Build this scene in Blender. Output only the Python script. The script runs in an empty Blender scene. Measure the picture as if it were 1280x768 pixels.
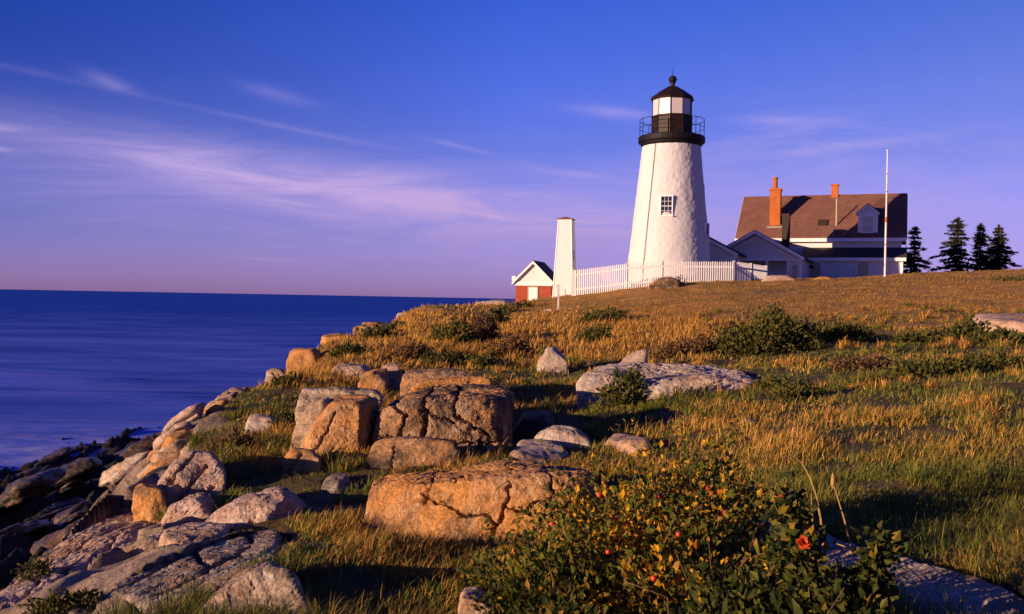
import bpy, bmesh, math, random
import numpy as np
from mathutils import Vector, Matrix
random.seed(7); RNG = np.random.default_rng(7)
S = bpy.context.scene; COL = S.collection
R = math.radians

# ------------------------------------------------------------------ camera
F_PX = 1200.0                       # focal length in pixels of a 1280 px wide frame
ROLL, PITCH = R(1.066), R(-0.505)
cam_d = bpy.data.cameras.new('camera'); cam = bpy.data.objects.new('camera', cam_d); COL.objects.link(cam)
cam_d.sensor_width = 36; cam_d.lens = 36 * F_PX / 1280; cam_d.clip_start = 0.05; cam_d.clip_end = 60000
CAM_M = Matrix.Rotation(R(90) + PITCH, 4, 'X') @ Matrix.Rotation(ROLL, 4, 'Z')
cam.matrix_world = CAM_M
S.camera = cam
CR = np.array(CAM_M.to_3x3())
def P(px, py, d):                   # point seen at pixel (px, py) of the photograph at distance d ahead
    v = CR @ np.array([(px - 640) / F_PX, -(py - 384) / F_PX, -1.0])
    return v * (d / v[1])
CRI = CR.T
def to_px(p):
    q = CRI @ np.asarray(p, float)
    return 640 + F_PX * q[0] / -q[2], 384 - F_PX * q[1] / -q[2]

# ------------------------------------------------------------------ light
SUN_EL, SUN_AZ = R(8.2), (-0.86, -0.51)
to_sun = Vector((SUN_AZ[0] * math.cos(SUN_EL), SUN_AZ[1] * math.cos(SUN_EL), math.sin(SUN_EL))).normalized()
sun_d = bpy.data.lights.new('sun', 'SUN'); sun = bpy.data.objects.new('sun', sun_d); COL.objects.link(sun)
sun_d.energy = 5.0; sun_d.angle = R(0.5); sun_d.color = (1.0, 0.665, 0.425)
sun.rotation_euler = to_sun.to_track_quat('Z', 'Y').to_euler(); sun.location = (-40, -30, 30)
S.view_settings.view_transform = 'Standard'; S.view_settings.look = 'None'
S.view_settings.exposure = 0.68; S.view_settings.gamma = 1.0; S.view_settings.use_curve_mapping = False
S.cycles.max_bounces = 6; S.cycles.diffuse_bounces = 3; S.cycles.glossy_bounces = 3; S.cycles.transparent_max_bounces = 6

W = bpy.data.worlds.new('World'); S.world = W; W.use_nodes = True
SKY_STRENGTH = 0.106
class NT:                           # tiny node helper
    def __init__(s, nt): s.nt = nt; s.nt.nodes.clear()
    def n(s, typ, ins=None, **kw):
        x = s.nt.nodes.new(typ)
        for k, v in kw.items(): setattr(x, k, v)
        for k, v in (ins or {}).items():
            if isinstance(v, bpy.types.NodeSocket): s.nt.links.new(v, x.inputs[k])
            else: x.inputs[k].default_value = v
        return x
    def m(s, op, a, b=0.0, c=0.0, clamp=False):
        return s.n('ShaderNodeMath', {0: a, 1: b, 2: c}, operation=op, use_clamp=clamp).outputs[0]
    def mix(s, f, a, b, mode='MIX'):
        x = s.n('ShaderNodeMix', {}, data_type='RGBA', blend_type=mode)
        for i, v in ((0, f), (6, a), (7, b)):
            if isinstance(v, bpy.types.NodeSocket): s.nt.links.new(v, x.inputs[i])
            else: x.inputs[i].default_value = v if i == 0 else (*v[:3], 1)
        return x.outputs[2]
    def ramp(s, f, stops, interp='LINEAR'):
        x = s.n('ShaderNodeValToRGB', {0: f}); r = x.color_ramp; r.interpolation = interp
        while len(r.elements) < len(stops): r.elements.new(0.5)
        for e, (p, c) in zip(r.elements, stops):
            e.position = p; e.color = (*c[:3], 1) if hasattr(c, '__len__') else (c, c, c, 1)
        return x.outputs[0]
    def noise(s, vec, scale, detail=4, rough=0.55, dist=0.0):
        return s.n('ShaderNodeTexNoise', {'Vector': vec, 'Scale': scale, 'Detail': detail, 'Roughness': rough, 'Distortion': dist}).outputs[0]
    def mapping(s, vec, loc=(0, 0, 0), rot=(0, 0, 0), sc=(1, 1, 1)):
        return s.n('ShaderNodeMapping', {'Vector': vec, 'Location': loc, 'Rotation': rot, 'Scale': sc}).outputs[0]

def build_world():
    t = NT(W.node_tree)
    sky = t.n('ShaderNodeTexSky', sky_type='NISHITA', sun_disc=False, sun_elevation=SUN_EL,
              sun_rotation=math.atan2(SUN_AZ[0], SUN_AZ[1]), altitude=0, air_density=1.0, dust_density=0.4, ozone_density=3.0)
    tc = t.n('ShaderNodeTexCoord').outputs['Generated']
    sep = t.n('ShaderNodeSeparateXYZ', {0: tc})
    el = t.m('ARCSINE', t.m('MAXIMUM', t.m('MINIMUM', sep.outputs[2], 1.0), -1.0))
    az = t.m('ARCTAN2', sep.outputs[0], sep.outputs[1])
    eld = t.m('MULTIPLY', el, 57.2958); azd = t.m('MULTIPLY', az, 57.2958)
    # the evening air: cooler and deeper above, lilac close to the sea
    tint = t.ramp(t.m('DIVIDE', eld, 60.0, clamp=True),
                  [(0.0, (0.74, 0.49, 1.98)), (0.06, (0.54, 0.42, 1.34)), (0.14, (0.29, 0.33, 1.10)), (0.29, (0.15, 0.28, 1.12)), (0.42, (0.13, 0.25, 1.05)), (0.65, (0.12, 0.21, 0.95)), (1.0, (0.12, 0.19, 0.85))])
    side = t.ramp(t.m('DIVIDE', t.m('ADD', azd, 180.0), 360.0, clamp=True), [(0.0, (0.6, 0.65, 0.7)), (0.41, (0.50, 0.62, 0.76)), (0.5, (2.1, 1.5, 1.28)), (0.575, (2.6, 1.5, 0.96)), (0.62, (2.4, 1.4, 0.92)), (0.75, (0.8, 0.8, 0.8)), (1.0, (0.6, 0.65, 0.7))])
    tint = t.mix(1.0, tint, t.mix(t.ramp(t.m('DIVIDE', eld, 12.0, clamp=True), [(0.05, 0.0), (1.0, 1.0)]), (1, 1, 1), side), 'MULTIPLY')
    base = t.mix(1.0, sky.outputs[0], tint, 'MULTIPLY')
    # thin cirrus
    vec = t.n('ShaderNodeCombineXYZ', {0: azd, 1: eld, 2: 0.0}).outputs[0]
    n1 = t.noise(t.mapping(vec, rot=(0, 0, R(6)), sc=(0.075, 0.55, 1)), 1.0, 9, 0.66, 1.0)
    n2 = t.noise(t.mapping(vec, loc=(7, 3, 0), rot=(0, 0, R(9)), sc=(0.16, 0.9, 1)), 1.0, 6, 0.65, 0.5)
    def band(a0, e0, slope, half_a, half_e):
        # soft ellipse round (a0, e0), tilted by slope (degrees of elevation per degree of azimuth)
        da = t.m('SUBTRACT', azd, a0)
        de = t.m('SUBTRACT', t.m('SUBTRACT', eld, e0), t.m('MULTIPLY', da, slope))
        q = t.m('ADD', t.m('POWER', t.m('ABSOLUTE', t.m('DIVIDE', da, half_a)), 2.0), t.m('POWER', t.m('ABSOLUTE', t.m('DIVIDE', de, half_e)), 2.0))
        return t.m('EXPONENT', t.m('MULTIPLY', q, -1.0))
    veil = t.m('MULTIPLY', t.m('ADD', band(-10.0, 6.3, -0.12, 16.0, 1.25), t.m('MULTIPLY', band(-11.0, 5.2, -0.07, 24.0, 3.1), 0.70)),
               t.ramp(n1, [(0.30, 0.25), (0.68, 1.0)]))
    veil = t.m('ADD', veil, t.m('MULTIPLY', band(16.0, 9.2, -0.05, 9.0, 1.6), t.ramp(n1, [(0.45, 0.0), (0.75, 0.55)])))
    veil = t.m('ADD', veil, t.m('MULTIPLY', band(17.0, 5.5, 0.02, 16.0, 3.4), t.ramp(n1, [(0.35, 0.28), (0.75, 0.62)])))
    streak = None
    for a0, e0, sl, ha, he, k in ((-13.4, 9.6, -0.15, 6.5, 0.16, .22), (-26.5, 11.4, -0.12, 2.4, .2, .2), (-22.9, 11.3, -0.25, 1.3, .36, .42), (-1.6, 4.9, -0.14, 2.4, .16, .95),
                              (-12.9, 5.3, -0.10, 1.8, .12, .6), (-14.0, 11.4, -0.2, 2.2, .4, .22), (5.9, 11.0, -0.10, 2.6, .34, .5), (15.5, 10.4, -0.06, 1.8, .24, .4),
                              (-3.2, 8.9, -0.2, 2.2, .14, .3), (-28.4, 8.4, 0.02, 1.6, .25, .7), (-28.6, 7.3, 0.0, 1.0, .12, .7), (-14.0, 2.0, -0.02, 2.2, .09, .45), (-13.5, 2.8, -0.05, 1.2, .15, .3),
                              (18.5, 8.8, 0.09, 5.0, .3, .45), (4.0, 7.4, -0.12, 3.0, .2, .35)):
        b = t.m('MULTIPLY', band(a0, e0, sl, ha, he), k)
        streak = b if streak is None else t.m('ADD', streak, b)
    streak = t.m('MULTIPLY', streak, t.ramp(n2, [(0.30, 0.15), (0.62, 1.0)]))
    cl = t.m('ADD', t.m('MULTIPLY', veil, 0.80), t.m('MULTIPLY', streak, 0.72), clamp=True)
    warm = t.ramp(t.m('DIVIDE', eld, 14.0, clamp=True), [(0.0, (2.9, 1.75, 3.3)), (0.4, (3.2, 2.3, 4.4)), (1.0, (3.3, 2.75, 5.3))])
    col = t.mix(cl, base, warm)
    bg = t.n('ShaderNodeBackground', {0: col, 1: SKY_STRENGTH})
    o = t.n('ShaderNodeOutputWorld'); t.nt.links.new(bg.outputs[0], o.inputs[0])
build_world()

# ------------------------------------------------------------------ object helpers
def tag(o, label=None, cat=None, group=None, kind=None):
    if label: o['label'] = label
    if cat: o['category'] = cat
    if group: o['group'] = group
    if kind or cat: o['kind'] = kind or 'thing'
    return o
def empty(name, loc, rz=0, label=None, cat=None, group=None):
    o = bpy.data.objects.new(name, None); COL.objects.link(o); o.location = [float(v) for v in loc]; o.rotation_euler = (0, 0, rz)
    o.empty_display_size = 0.2
    return tag(o, label, cat, group)
def link(name, me, mat, parent=None, loc=None):
    o = bpy.data.objects.new(name, me); COL.objects.link(o)
    if mat: me.materials.append(mat)
    if parent: o.parent = parent
    if loc is not None: o.location = [float(v) for v in loc]
    return o
def np_mesh(name, V, polys, smooth=False):
    # polys: list of int arrays (n, k), k corners each
    me = bpy.data.meshes.new(name); V = np.ascontiguousarray(V, dtype=np.float32)
    me.vertices.add(len(V)); me.vertices.foreach_set('co', V.ravel())
    tot = sum(p.size for p in polys); cnt = sum(len(p) for p in polys)
    me.loops.add(tot); me.polygons.add(cnt)
    me.loops.foreach_set('vertex_index', np.concatenate([p.ravel() for p in polys]).astype(np.int32))
    sizes = np.concatenate([np.full(len(p), p.shape[1], np.int32) for p in polys])
    st = np.zeros(cnt, np.int32); st[1:] = np.cumsum(sizes)[:-1]
    me.polygons.foreach_set('loop_start', st)
    me.update(calc_edges=True)
    me.polygons.foreach_set('use_smooth', np.full(cnt, smooth, bool))
    me.validate(clean_customdata=False)
    return me
class MB:
    """collects boxes, prisms, lathes and bars into ONE mesh"""
    def __init__(s): s.v = []; s.f = []
    def add(s, vs, fs):
        k = len(s.v); s.v += [tuple(map(float, v)) for v in vs]; s.f += [tuple(i + k for i in f) for f in fs]; return s
    def box(s, x0, x1, y0, y1, z0, z1):
        return s.add([(x0, y0, z0), (x1, y0, z0), (x1, y1, z0), (x0, y1, z0), (x0, y0, z1), (x1, y0, z1), (x1, y1, z1), (x0, y1, z1)],
                     [(3, 2, 1, 0), (4, 5, 6, 7), (0, 1, 5, 4), (1, 2, 6, 5), (2, 3, 7, 6), (3, 0, 4, 7)])
    def prism(s, poly, vec):            # polygon of 3-D points swept by vec
        n = len(poly); a = [Vector(p) for p in poly]; b = [p + Vector(vec) for p in a]
        return s.add(a + b, [tuple(range(n))[::-1], tuple(range(n, 2 * n))] + [(i, (i + 1) % n, n + (i + 1) % n, n + i) for i in range(n)])
    def lathe(s, prof, n=24, c=(0, 0), a0=0.0, caps=True):
        vs = []; fs = []
        for r, z in prof:
            for k in range(n):
                a = a0 + 2 * math.pi * k / n; vs.append((c[0] + r * math.sin(a), c[1] - r * math.cos(a), z))
        for j in range(len(prof) - 1):
            for k in range(n):
                k2 = (k + 1) % n; fs.append((j * n + k, j * n + k2, (j + 1) * n + k2, (j + 1) * n + k))
        if caps: fs.append(tuple(range(n))[::-1]); fs.append(tuple((len(prof) - 1) * n + k for k in range(n)))
        return s.add(vs, fs)
    def bar(s, a, b, r, n=6, r2=None):
        a = Vector(a); b = Vector(b); d = (b - a).normalized(); u = d.orthogonal().normalized(); w = d.cross(u); r2 = r if r2 is None else r2
        vs = [a + (u * math.cos(2 * math.pi * k / n) + w * math.sin(2 * math.pi * k / n)) * r for k in range(n)] + \
             [b + (u * math.cos(2 * math.pi * k / n) + w * math.sin(2 * math.pi * k / n)) * r2 for k in range(n)]
        return s.add(vs, [(k, (k + 1) % n, n + (k + 1) % n, n + k) for k in range(n)] + [tuple(range(n))[::-1], tuple(range(n, 2 * n))])
    def tube(s, pts, r, n=5, r2=None):
        pts = [Vector(p) for p in pts]; vs = []; fs = []; m = len(pts); r2 = r if r2 is None else r2
        for i, p in enumerate(pts):
            d = (pts[min(i + 1, m - 1)] - pts[max(i - 1, 0)]).normalized(); u = d.cross(Vector((0.31, 0.95, 0.05))).normalized(); w = d.cross(u)
            rr = r + (r2 - r) * i / (m - 1)
            vs += [p + (u * math.cos(2 * math.pi * k / n) + w * math.sin(2 * math.pi * k / n)) * rr for k in range(n)]
        for i in range(m - 1):
            fs += [(i * n + k, i * n + (k + 1) % n, (i + 1) * n + (k + 1) % n, (i + 1) * n + k) for k in range(n)]
        fs += [tuple(range(n))[::-1], tuple((m - 1) * n + k for k in range(n))]
        return s.add(vs, fs)
    def map(s, fn):
        if fn: s.v = [tuple(fn(Vector(v))) for v in s.v]
        return s
    def build(s, name, mat, parent=None, loc=None, smooth=False, bevel=0):
        me = bpy.data.meshes.new(name); me.from_pydata(s.v, [], s.f); 
        bm = bmesh.new(); bm.from_mesh(me); bmesh.ops.recalc_face_normals(bm, faces=bm.faces)
        if bevel: bmesh.ops.bevel(bm, geom=[e for e in bm.edges if len(e.link_faces) == 2 and e.calc_face_angle(0) > 0.5], offset=bevel, segments=1, affect='EDGES')
        bm.to_mesh(me); bm.free()
        if smooth: me.polygons.foreach_set('use_smooth', [True] * len(me.polygons))
        return link(name, me, mat, parent, loc)

# ------------------------------------------------------------------ numpy noise
def _h(ix, iy, iz, seed):
    h = (ix.astype(np.uint32) * np.uint32(374761393) + iy.astype(np.uint32) * np.uint32(668265263) + iz.astype(np.uint32) * np.uint32(2147483647) + np.uint32(seed * 1274126177 & 0xffffffff))
    h = (h ^ (h >> np.uint32(13))) * np.uint32(1274126177); h = h ^ (h >> np.uint32(16)); h = h * np.uint32(2246822519)
    return (h ^ (h >> np.uint32(15))).astype(np.float64) / 2147483648.0 - 1.0
def vnoise(p, seed=0):
    p = np.asarray(p, float); i = np.floor(p).astype(np.int64); f = p - i; u = f * f * f * (f * (f * 6 - 15) + 10)
    o = 0
    for dx in (0, 1):
        wx = u[:, 0] if dx else 1 - u[:, 0]
        for dy in (0, 1):
            wy = u[:, 1] if dy else 1 - u[:, 1]
            for dz in (0, 1):
                wz = u[:, 2] if dz else 1 - u[:, 2]
                o = o + _h(i[:, 0] + dx, i[:, 1] + dy, i[:, 2] + dz, seed) * wx * wy * wz
    return o
def fbm(p, oct=4, seed=0, gain=0.5, lac=2.03):
    a = 1.0; s = 0; q = np.asarray(p, float)
    for k in range(oct): s = s + a * vnoise(q + 17.3 * k, seed + k); q = q * lac; a *= gain
    return s
def ridged(p, oct=4, seed=0, gain=0.5):
    a = 1.0; s = 0; q = np.asarray(p, float)
    for k in range(oct): s = s + a * (1 - 2 * np.abs(vnoise(q + 11.7 * k, seed + k))); q = q * 2.1; a *= gain
    return s
def sstep(a, b, x): t = np.clip((x - a) / (b - a), 0, 1); return t * t * (3 - 2 * t)

# ------------------------------------------------------------------ materials
MATS = {}
def new_mat(name):
    m = bpy.data.materials.new(name); m.use_nodes = True; MATS[name] = m
    return m, NT(m.node_tree)
def finish(t, col, rough=0.7, normal=None, spec=0.3, metal=0.0, **extra):
    ins = {'Base Color': col if isinstance(col, bpy.types.NodeSocket) else (*col, 1), 'Roughness': rough, 'Specular IOR Level': spec, 'Metallic': metal}
    if normal is not None: ins['Normal'] = normal
    ins.update(extra)
    b = t.n('ShaderNodeBsdfPrincipled', ins); o = t.n('ShaderNodeOutputMaterial'); t.nt.links.new(b.outputs[0], o.inputs[0]); return b
def bump(t, h, strength=0.5, dist=0.02, normal=None):
    ins = {'Height': h, 'Strength': strength, 'Distance': dist}
    if normal is not None: ins['Normal'] = normal
    return t.n('ShaderNodeBump', ins).outputs[0]

def granite(name, pale, tan, dark, stain_amt, dark_amt, strata_rot=(0, 0, 0), strata=0.0, rough=0.82, grain=1.0):
    m, t = new_mat(name); pos = t.n('ShaderNodeNewGeometry').outputs['Position']
    n_big = t.noise(pos, 1.3, 5, 0.6, 0.6); n_mid = t.noise(pos, 5.0, 6, 0.65, 0.3); n_fine = t.noise(pos, 70, 4, 0.7)
    n_sp = t.n('ShaderNodeTexVoronoi', {'Vector': pos, 'Scale': 130.0}).outputs['Distance']
    c = t.mix(t.ramp(n_big, [(0.5 - stain_amt * 0.35, 0.0), (0.72 - stain_amt * 0.3, 1.0)]), pale, tan)
    c = t.mix(t.ramp(n_mid, [(0.35, 0.0), (0.7, 0.55)]), c, tuple(0.72 * a for a in tan))
    dk = t.m('MULTIPLY', t.ramp(t.noise(t.mapping(pos, loc=(3, 9, 4)), 2.2, 6, 0.68, 0.8), [(0.60 - dark_amt * 0.25, 0.0), (0.70 - dark_amt * 0.2, 1.0)]), min(1.0, 0.55 + dark_amt * 0.5))
    c = t.mix(dk, c, dark)
    c = t.mix(t.m('MULTIPLY', t.ramp(t.noise(t.mapping(pos, loc=(1, 5, 8)), 3.4, 7, 0.72, 1.0), [(0.50, 0.0), (0.60, 0.75)]), 0.35 + stain_amt * .3), c, (0.40, 0.17, 0.045))
    c = t.mix(t.m('MULTIPLY', t.ramp(t.noise(t.mapping(pos, loc=(6, 2, 1)), 6.5, 7, 0.75, 0.6), [(0.56, 0.0), (0.64, 1.0)]), 0.25 + dark_amt * .6), c, dark)
    lich = t.ramp(t.noise(t.mapping(pos, loc=(8, 1, 2)), 9.0, 5, 0.7, 0.4), [(0.58, 0.0), (0.68, 0.6)])
    c = t.mix(lich, c, tuple(min(0.6, 1.25 * a) for a in pale))
    speck = t.ramp(n_sp, [(0.12, 0.62), (0.35, 1.0)])
    c = t.mix(1.0, c, t.mix(1.0, speck, t.ramp(n_fine, [(0.3, 0.72), (0.7, 1.2)]), 'MULTIPLY'), 'MULTIPLY')
    blot = t.ramp(t.noise(t.mapping(pos, loc=(4, 4, 9)), 24.0, 6, 0.78), [(0.36, 0.50), (0.50, 1.0), (0.66, 1.28)])
    c = t.mix(1.0, c, blot, 'MULTIPLY')
    st = t.mapping(pos, rot=strata_rot, sc=(0.8, 0.8, 9.0))
    sn = t.noise(st, 1.6, 6, 0.62, 0.4)
    if strata: c = t.mix(t.m('MULTIPLY', t.ramp(sn, [(0.42, 1.0), (0.5, 0.0)]), strata), c, tuple(0.5 * a for a in dark))
    nb = bump(t, n_mid, 0.5 * grain, 0.035)
    nb = bump(t, sn, 0.25 + strata * 0.7, 0.02, nb)
    nb = bump(t, t.noise(pos, 16, 10, 0.8), 0.9 * grain, 0.022, nb); nb = bump(t, n_fine, 0.4 * grain, 0.004, nb)
    finish(t, c, rough, nb, 0.25); return m
granite('gold_granite', (0.52, 0.36, 0.22), (0.52, 0.25, 0.07), (0.10, 0.075, 0.05), 0.75, 0.25)
granite('pale_granite', (0.58, 0.50, 0.43), (0.44, 0.32, 0.22), (0.14, 0.11, 0.09), 0.25, 0.15)
granite('dark_granite', (0.44, 0.33, 0.24), (0.46, 0.25, 0.10), (0.055, 0.045, 0.035), 0.6, 0.75)
granite('pink_granite', (0.60, 0.46, 0.38), (0.50, 0.33, 0.21), (0.13, 0.10, 0.08), 0.4, 0.2, (R(14), R(-36), 0), 0.35)
granite('slab_granite', (0.58, 0.50, 0.42), (0.48, 0.34, 0.20), (0.12, 0.10, 0.075), 0.4, 0.4, (R(10), R(-30), 0), 0.45)
granite('shore_rock', (0.13, 0.115, 0.10), (0.10, 0.08, 0.06), (0.018, 0.017, 0.016), 0.5, 0.75, (R(12), R(-30), 0), 0.55, 0.34)

def paint(name, col, rough=0.55, var=0.08, boards=0.0, scale=1.5, spec=0.35, bumpy=0.25):
    m, t = new_mat(name); pos = t.n('ShaderNodeNewGeometry').outputs['Position']
    n = t.noise(pos, scale, 6, 0.65); n2 = t.noise(t.mapping(pos, sc=(6, 6, 0.7)), 3.0, 4, 0.6)
    c = t.mix(1.0, col, t.ramp(t.m('MULTIPLY_ADD', n2, 0.5, t.m('MULTIPLY', n, 0.5)), [(0.3, 1 - 2.2 * var), (0.7, 1.0 + var * 0.3)]), 'MULTIPLY')
    nb = bump(t, t.noise(pos, 30, 3, 0.6), bumpy, 0.004)
    if boards:
        w = t.m('FRACT', t.m('DIVIDE', t.n('ShaderNodeSeparateXYZ', {0: pos}).outputs[2], boards))
        c = t.mix(t.ramp(w, [(0.0, 0.5), (0.12, 0.0)]), c, tuple(0.45 * a for a in col)); nb = bump(t, w, 0.6, 0.012, nb)
    finish(t, c, rough, nb, spec); return m
paint('white_clapboard', (0.72, 0.715, 0.70), 0.6, 0.07, 0.115)
paint('white_trim', (0.80, 0.79, 0.77), 0.5, 0.05)
paint('white_fence_paint', (0.70, 0.695, 0.68), 0.6, 0.1, scale=4)
paint('black_iron', (0.009, 0.008, 0.008), 0.6, 0.3, spec=0.2)
paint('rusty_black_iron', (0.024, 0.011, 0.007), 0.55, 0.4, spec=0.25)
paint('beige_board', (0.50, 0.44, 0.30), 0.7, 0.12)
paint('grey_floor', (0.25, 0.25, 0.25), 0.8, 0.1)
paint('dark_stack', (0.045, 0.03, 0.02), 0.8, 0.2)
paint('white_pole', (0.75, 0.73, 0.70), 0.4, 0.12, scale=3)
paint('weathered_post', (0.62, 0.60, 0.55), 0.7, 0.15, scale=5)
paint('bark', (0.09, 0.065, 0.045), 0.9, 0.3, scale=6, spec=0.1)
paint('twig', (0.16, 0.09, 0.045), 0.8, 0.25, scale=14, spec=0.2)
paint('straw', (0.42, 0.27, 0.08), 0.7, 0.2, scale=14, spec=0.2)
paint('lead_flashing', (0.42, 0.41, 0.40), 0.55, 0.1)
paint('rose_hip_skin', (0.62, 0.055, 0.012), 0.28, 0.12, scale=30, spec=0.5)
paint('rose_petal', (0.70, 0.10, 0.02), 0.5, 0.25, scale=25, spec=0.3)

def shingles(name, col, rows=0.14, var=0.14):
    m, t = new_mat(name); tc = t.n('ShaderNodeTexCoord').outputs['Object']
    pos = t.n('ShaderNodeNewGeometry').outputs['Position']
    sp = t.n('ShaderNodeSeparateXYZ', {0: tc})
    w = t.n('ShaderNodeCombineXYZ', {0: sp.outputs[0], 1: t.m('MULTIPLY', sp.outputs[2], 1.5), 2: 0.0}).outputs[0]
    br = t.n('ShaderNodeTexBrick', {'Vector': w, 'Color1': (*[a * (1 - var) for a in col], 1), 'Color2': (*[a * (1 + var) for a in col], 1), 'Mortar': (*[a * 0.45 for a in col], 1),
             'Scale': 1.0, 'Brick Width': 0.3, 'Row Height': rows, 'Mortar Size': 0.012, 'Bias': 0.0})
    c = t.mix(1.0, br.outputs[0], t.ramp(t.noise(pos, 0.9, 5, 0.6), [(0.3, 0.86), (0.7, 1.08)]), 'MULTIPLY')
    finish(t, c, 0.85, bump(t, br.outputs[1], -0.5, 0.012), 0.15); return m
shingles('brown_shingles', (0.205, 0.10, 0.072)); shingles('dark_shingles', (0.075, 0.06, 0.055))
def bricks(name, c1, c2, mortar):
    m, t = new_mat(name); tc = t.n('ShaderNodeTexCoord').outputs['Object']; sp = t.n('ShaderNodeSeparateXYZ', {0: tc})
    w = t.n('ShaderNodeCombineXYZ', {0: t.m('ADD', sp.outputs[0], sp.outputs[1]), 1: sp.outputs[2], 2: 0.0}).outputs[0]
    br = t.n('ShaderNodeTexBrick', {'Vector': w, 'Color1': (*c1, 1), 'Color2': (*c2, 1), 'Mortar': (*mortar, 1), 'Scale': 1.0, 'Brick Width': 0.21, 'Row Height': 0.072, 'Mortar Size': 0.008, 'Bias': 0.0})
    c = t.mix(1.0, br.outputs[0], t.ramp(t.noise(tc, 2.5, 5, 0.6), [(0.3, 0.75), (0.7, 1.15)]), 'MULTIPLY')
    finish(t, c, 0.85, bump(t, br.outputs[1], -0.6, 0.008), 0.2); return m
bricks('red_brick', (0.36, 0.055, 0.022), (0.28, 0.045, 0.02), (0.30, 0.12, 0.07)); bricks('orange_brick', (0.42, 0.11, 0.02), (0.35, 0.085, 0.016), (0.44, 0.17, 0.06))
def rubble_white():
    m, t = new_mat('whitewashed_rubble'); pos = t.n('ShaderNodeNewGeometry').outputs['Position']
    v = t.n('ShaderNodeTexVoronoi', {'Vector': t.mapping(pos, sc=(1, 1, 1.5)), 'Scale': 3.4, 'Randomness': 1.0}).outputs['Distance']
    n = t.noise(pos, 7, 5, 0.6)
    c = t.mix(1.0, (0.585, 0.58, 0.57), t.ramp(t.noise(t.mapping(pos, sc=(3, 3, 0.35)), 1.4, 6, 0.66), [(0.3, 0.86), (0.6, 1.0)]), 'MULTIPLY')
    c = t.mix(t.ramp(t.noise(pos, 3.2, 6, 0.75), [(0.66, 0.0), (0.78, 0.25)]), c, (0.45, 0.42, 0.38))
    nb = bump(t, v, 0.4, 0.035); nb = bump(t, n, 0.45, 0.04, nb); nb = bump(t, t.noise(pos, 25, 4, 0.6), 0.3, 0.012, nb)
    finish(t, c, 0.7, nb, 0.25)
rubble_white()
def glass(name, col, rough=0.06, spec=0.6):
    m, t = new_mat(name); pos = t.n('ShaderNodeNewGeometry').outputs['Position']
    finish(t, t.mix(t.noise(pos, 2.0, 3), col, tuple(0.8 * a for a in col)), rough, None, spec)
glass('dark_window_glass', (0.015, 0.017, 0.022)); glass('lantern_glass', (0.62, 0.57, 0.53), 0.12); glass('curtained_glass', (0.44, 0.41, 0.30), 0.15)

def foliage(name, stops, transl=0.25, rough=0.6, patch=None, spec=0.12):
    """one colour per leaf or blade, by island"""
    m, t = new_mat(name); g = t.n('ShaderNodeNewGeometry'); rnd = g.outputs['Random Per Island']; pos = g.outputs['Position']
    f = rnd if patch is None else t.m('ADD', t.m('MULTIPLY', rnd, 1 - patch[1]), t.m('MULTIPLY', t.ramp(t.noise(pos, patch[0], 4, 0.6), [(0.32, 0.0), (0.68, 1.0)]), patch[1]), clamp=True)
    c = t.ramp(f, stops)
    c = t.mix(1.0, c, t.ramp(t.noise(pos, 40.0, 2), [(0.3, 0.8), (0.7, 1.15)]), 'MULTIPLY')
    b = t.n('ShaderNodeBsdfPrincipled', {'Base Color': c, 'Roughness': rough, 'Specular IOR Level': spec})
    tr = t.n('ShaderNodeBsdfTranslucent', {'Color': c}); mx = t.n('ShaderNodeMixShader', {0: transl, 1: b.outputs[0], 2: tr.outputs[0]})
    o = t.n('ShaderNodeOutputMaterial'); t.nt.links.new(mx.outputs[0], o.inputs[0]); return m
foliage('dry_grass_blades', [(0.0, (0.12, 0.08, 0.025)), (0.3, (0.32, 0.17, 0.04)), (0.6, (0.50, 0.26, 0.045)), (0.85, (0.62, 0.37, 0.085)), (1.0, (0.32, 0.10, 0.035))], 0.2, 0.7, (1.1, 0.35), 0.15)
foliage('green_grass_blades', [(0.0, (0.055, 0.08, 0.012)), (0.4, (0.12, 0.14, 0.020)), (0.7, (0.21, 0.19, 0.030)), (1.0, (0.34, 0.22, 0.06))], 0.2, 0.65, (0.9, 0.45), 0.15)
foliage('field_grass_blades', [(0.0, (0.18, 0.135, 0.03)), (0.3, (0.28, 0.16, 0.035)), (0.7, (0.36, 0.185, 0.045)), (1.0, (0.37, 0.155, 0.045))], 0.2, 0.8, (0.35, 0.55), 0.05)
foliage('shrub_leaves', [(0.0, (0.035, 0.045, 0.012)), (0.5, (0.085, 0.088, 0.022)), (0.85, (0.14, 0.12, 0.03)), (1.0, (0.24, 0.12, 0.035))], 0.2, 0.6, (1.3, 0.4), 0.08)
foliage('russet_shrub_leaves', [(0.0, (0.06, 0.04, 0.02)), (0.4, (0.13, 0.075, 0.03)), (0.8, (0.20, 0.10, 0.045)), (1.0, (0.10, 0.09, 0.03))], 0.2, 0.6, (1.3, 0.4), 0.2)
foliage('spruce_needles', [(0.0, (0.03, 0.034, 0.016)), (0.6, (0.065, 0.068, 0.026)), (1.0, (0.12, 0.10, 0.04))], 0.1, 0.6, None, 0.2)
foliage('rose_leaves', [(0.0, (0.03, 0.045, 0.008)), (0.34, (0.08, 0.105, 0.016)), (0.52, (0.16, 0.16, 0.02)), (0.63, (0.28, 0.16, 0.035)), (0.73, (0.52, 0.29, 0.02)), (0.86, (0.78, 0.44, 0.02)), (0.93, (0.60, 0.20, 0.02)), (1.0, (0.34, 0.06, 0.015))], 0.35, 0.55, (2.6, 0.5), 0.08)
foliage('rose_dark_leaves', [(0.0, (0.02, 0.032, 0.008)), (0.5, (0.05, 0.065, 0.014)), (0.75, (0.12, 0.11, 0.02)), (0.9, (0.30, 0.18, 0.02)), (1.0, (0.45, 0.2, 0.02))], 0.3, 0.55, (2.0, 0.3), 0.1)

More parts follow.
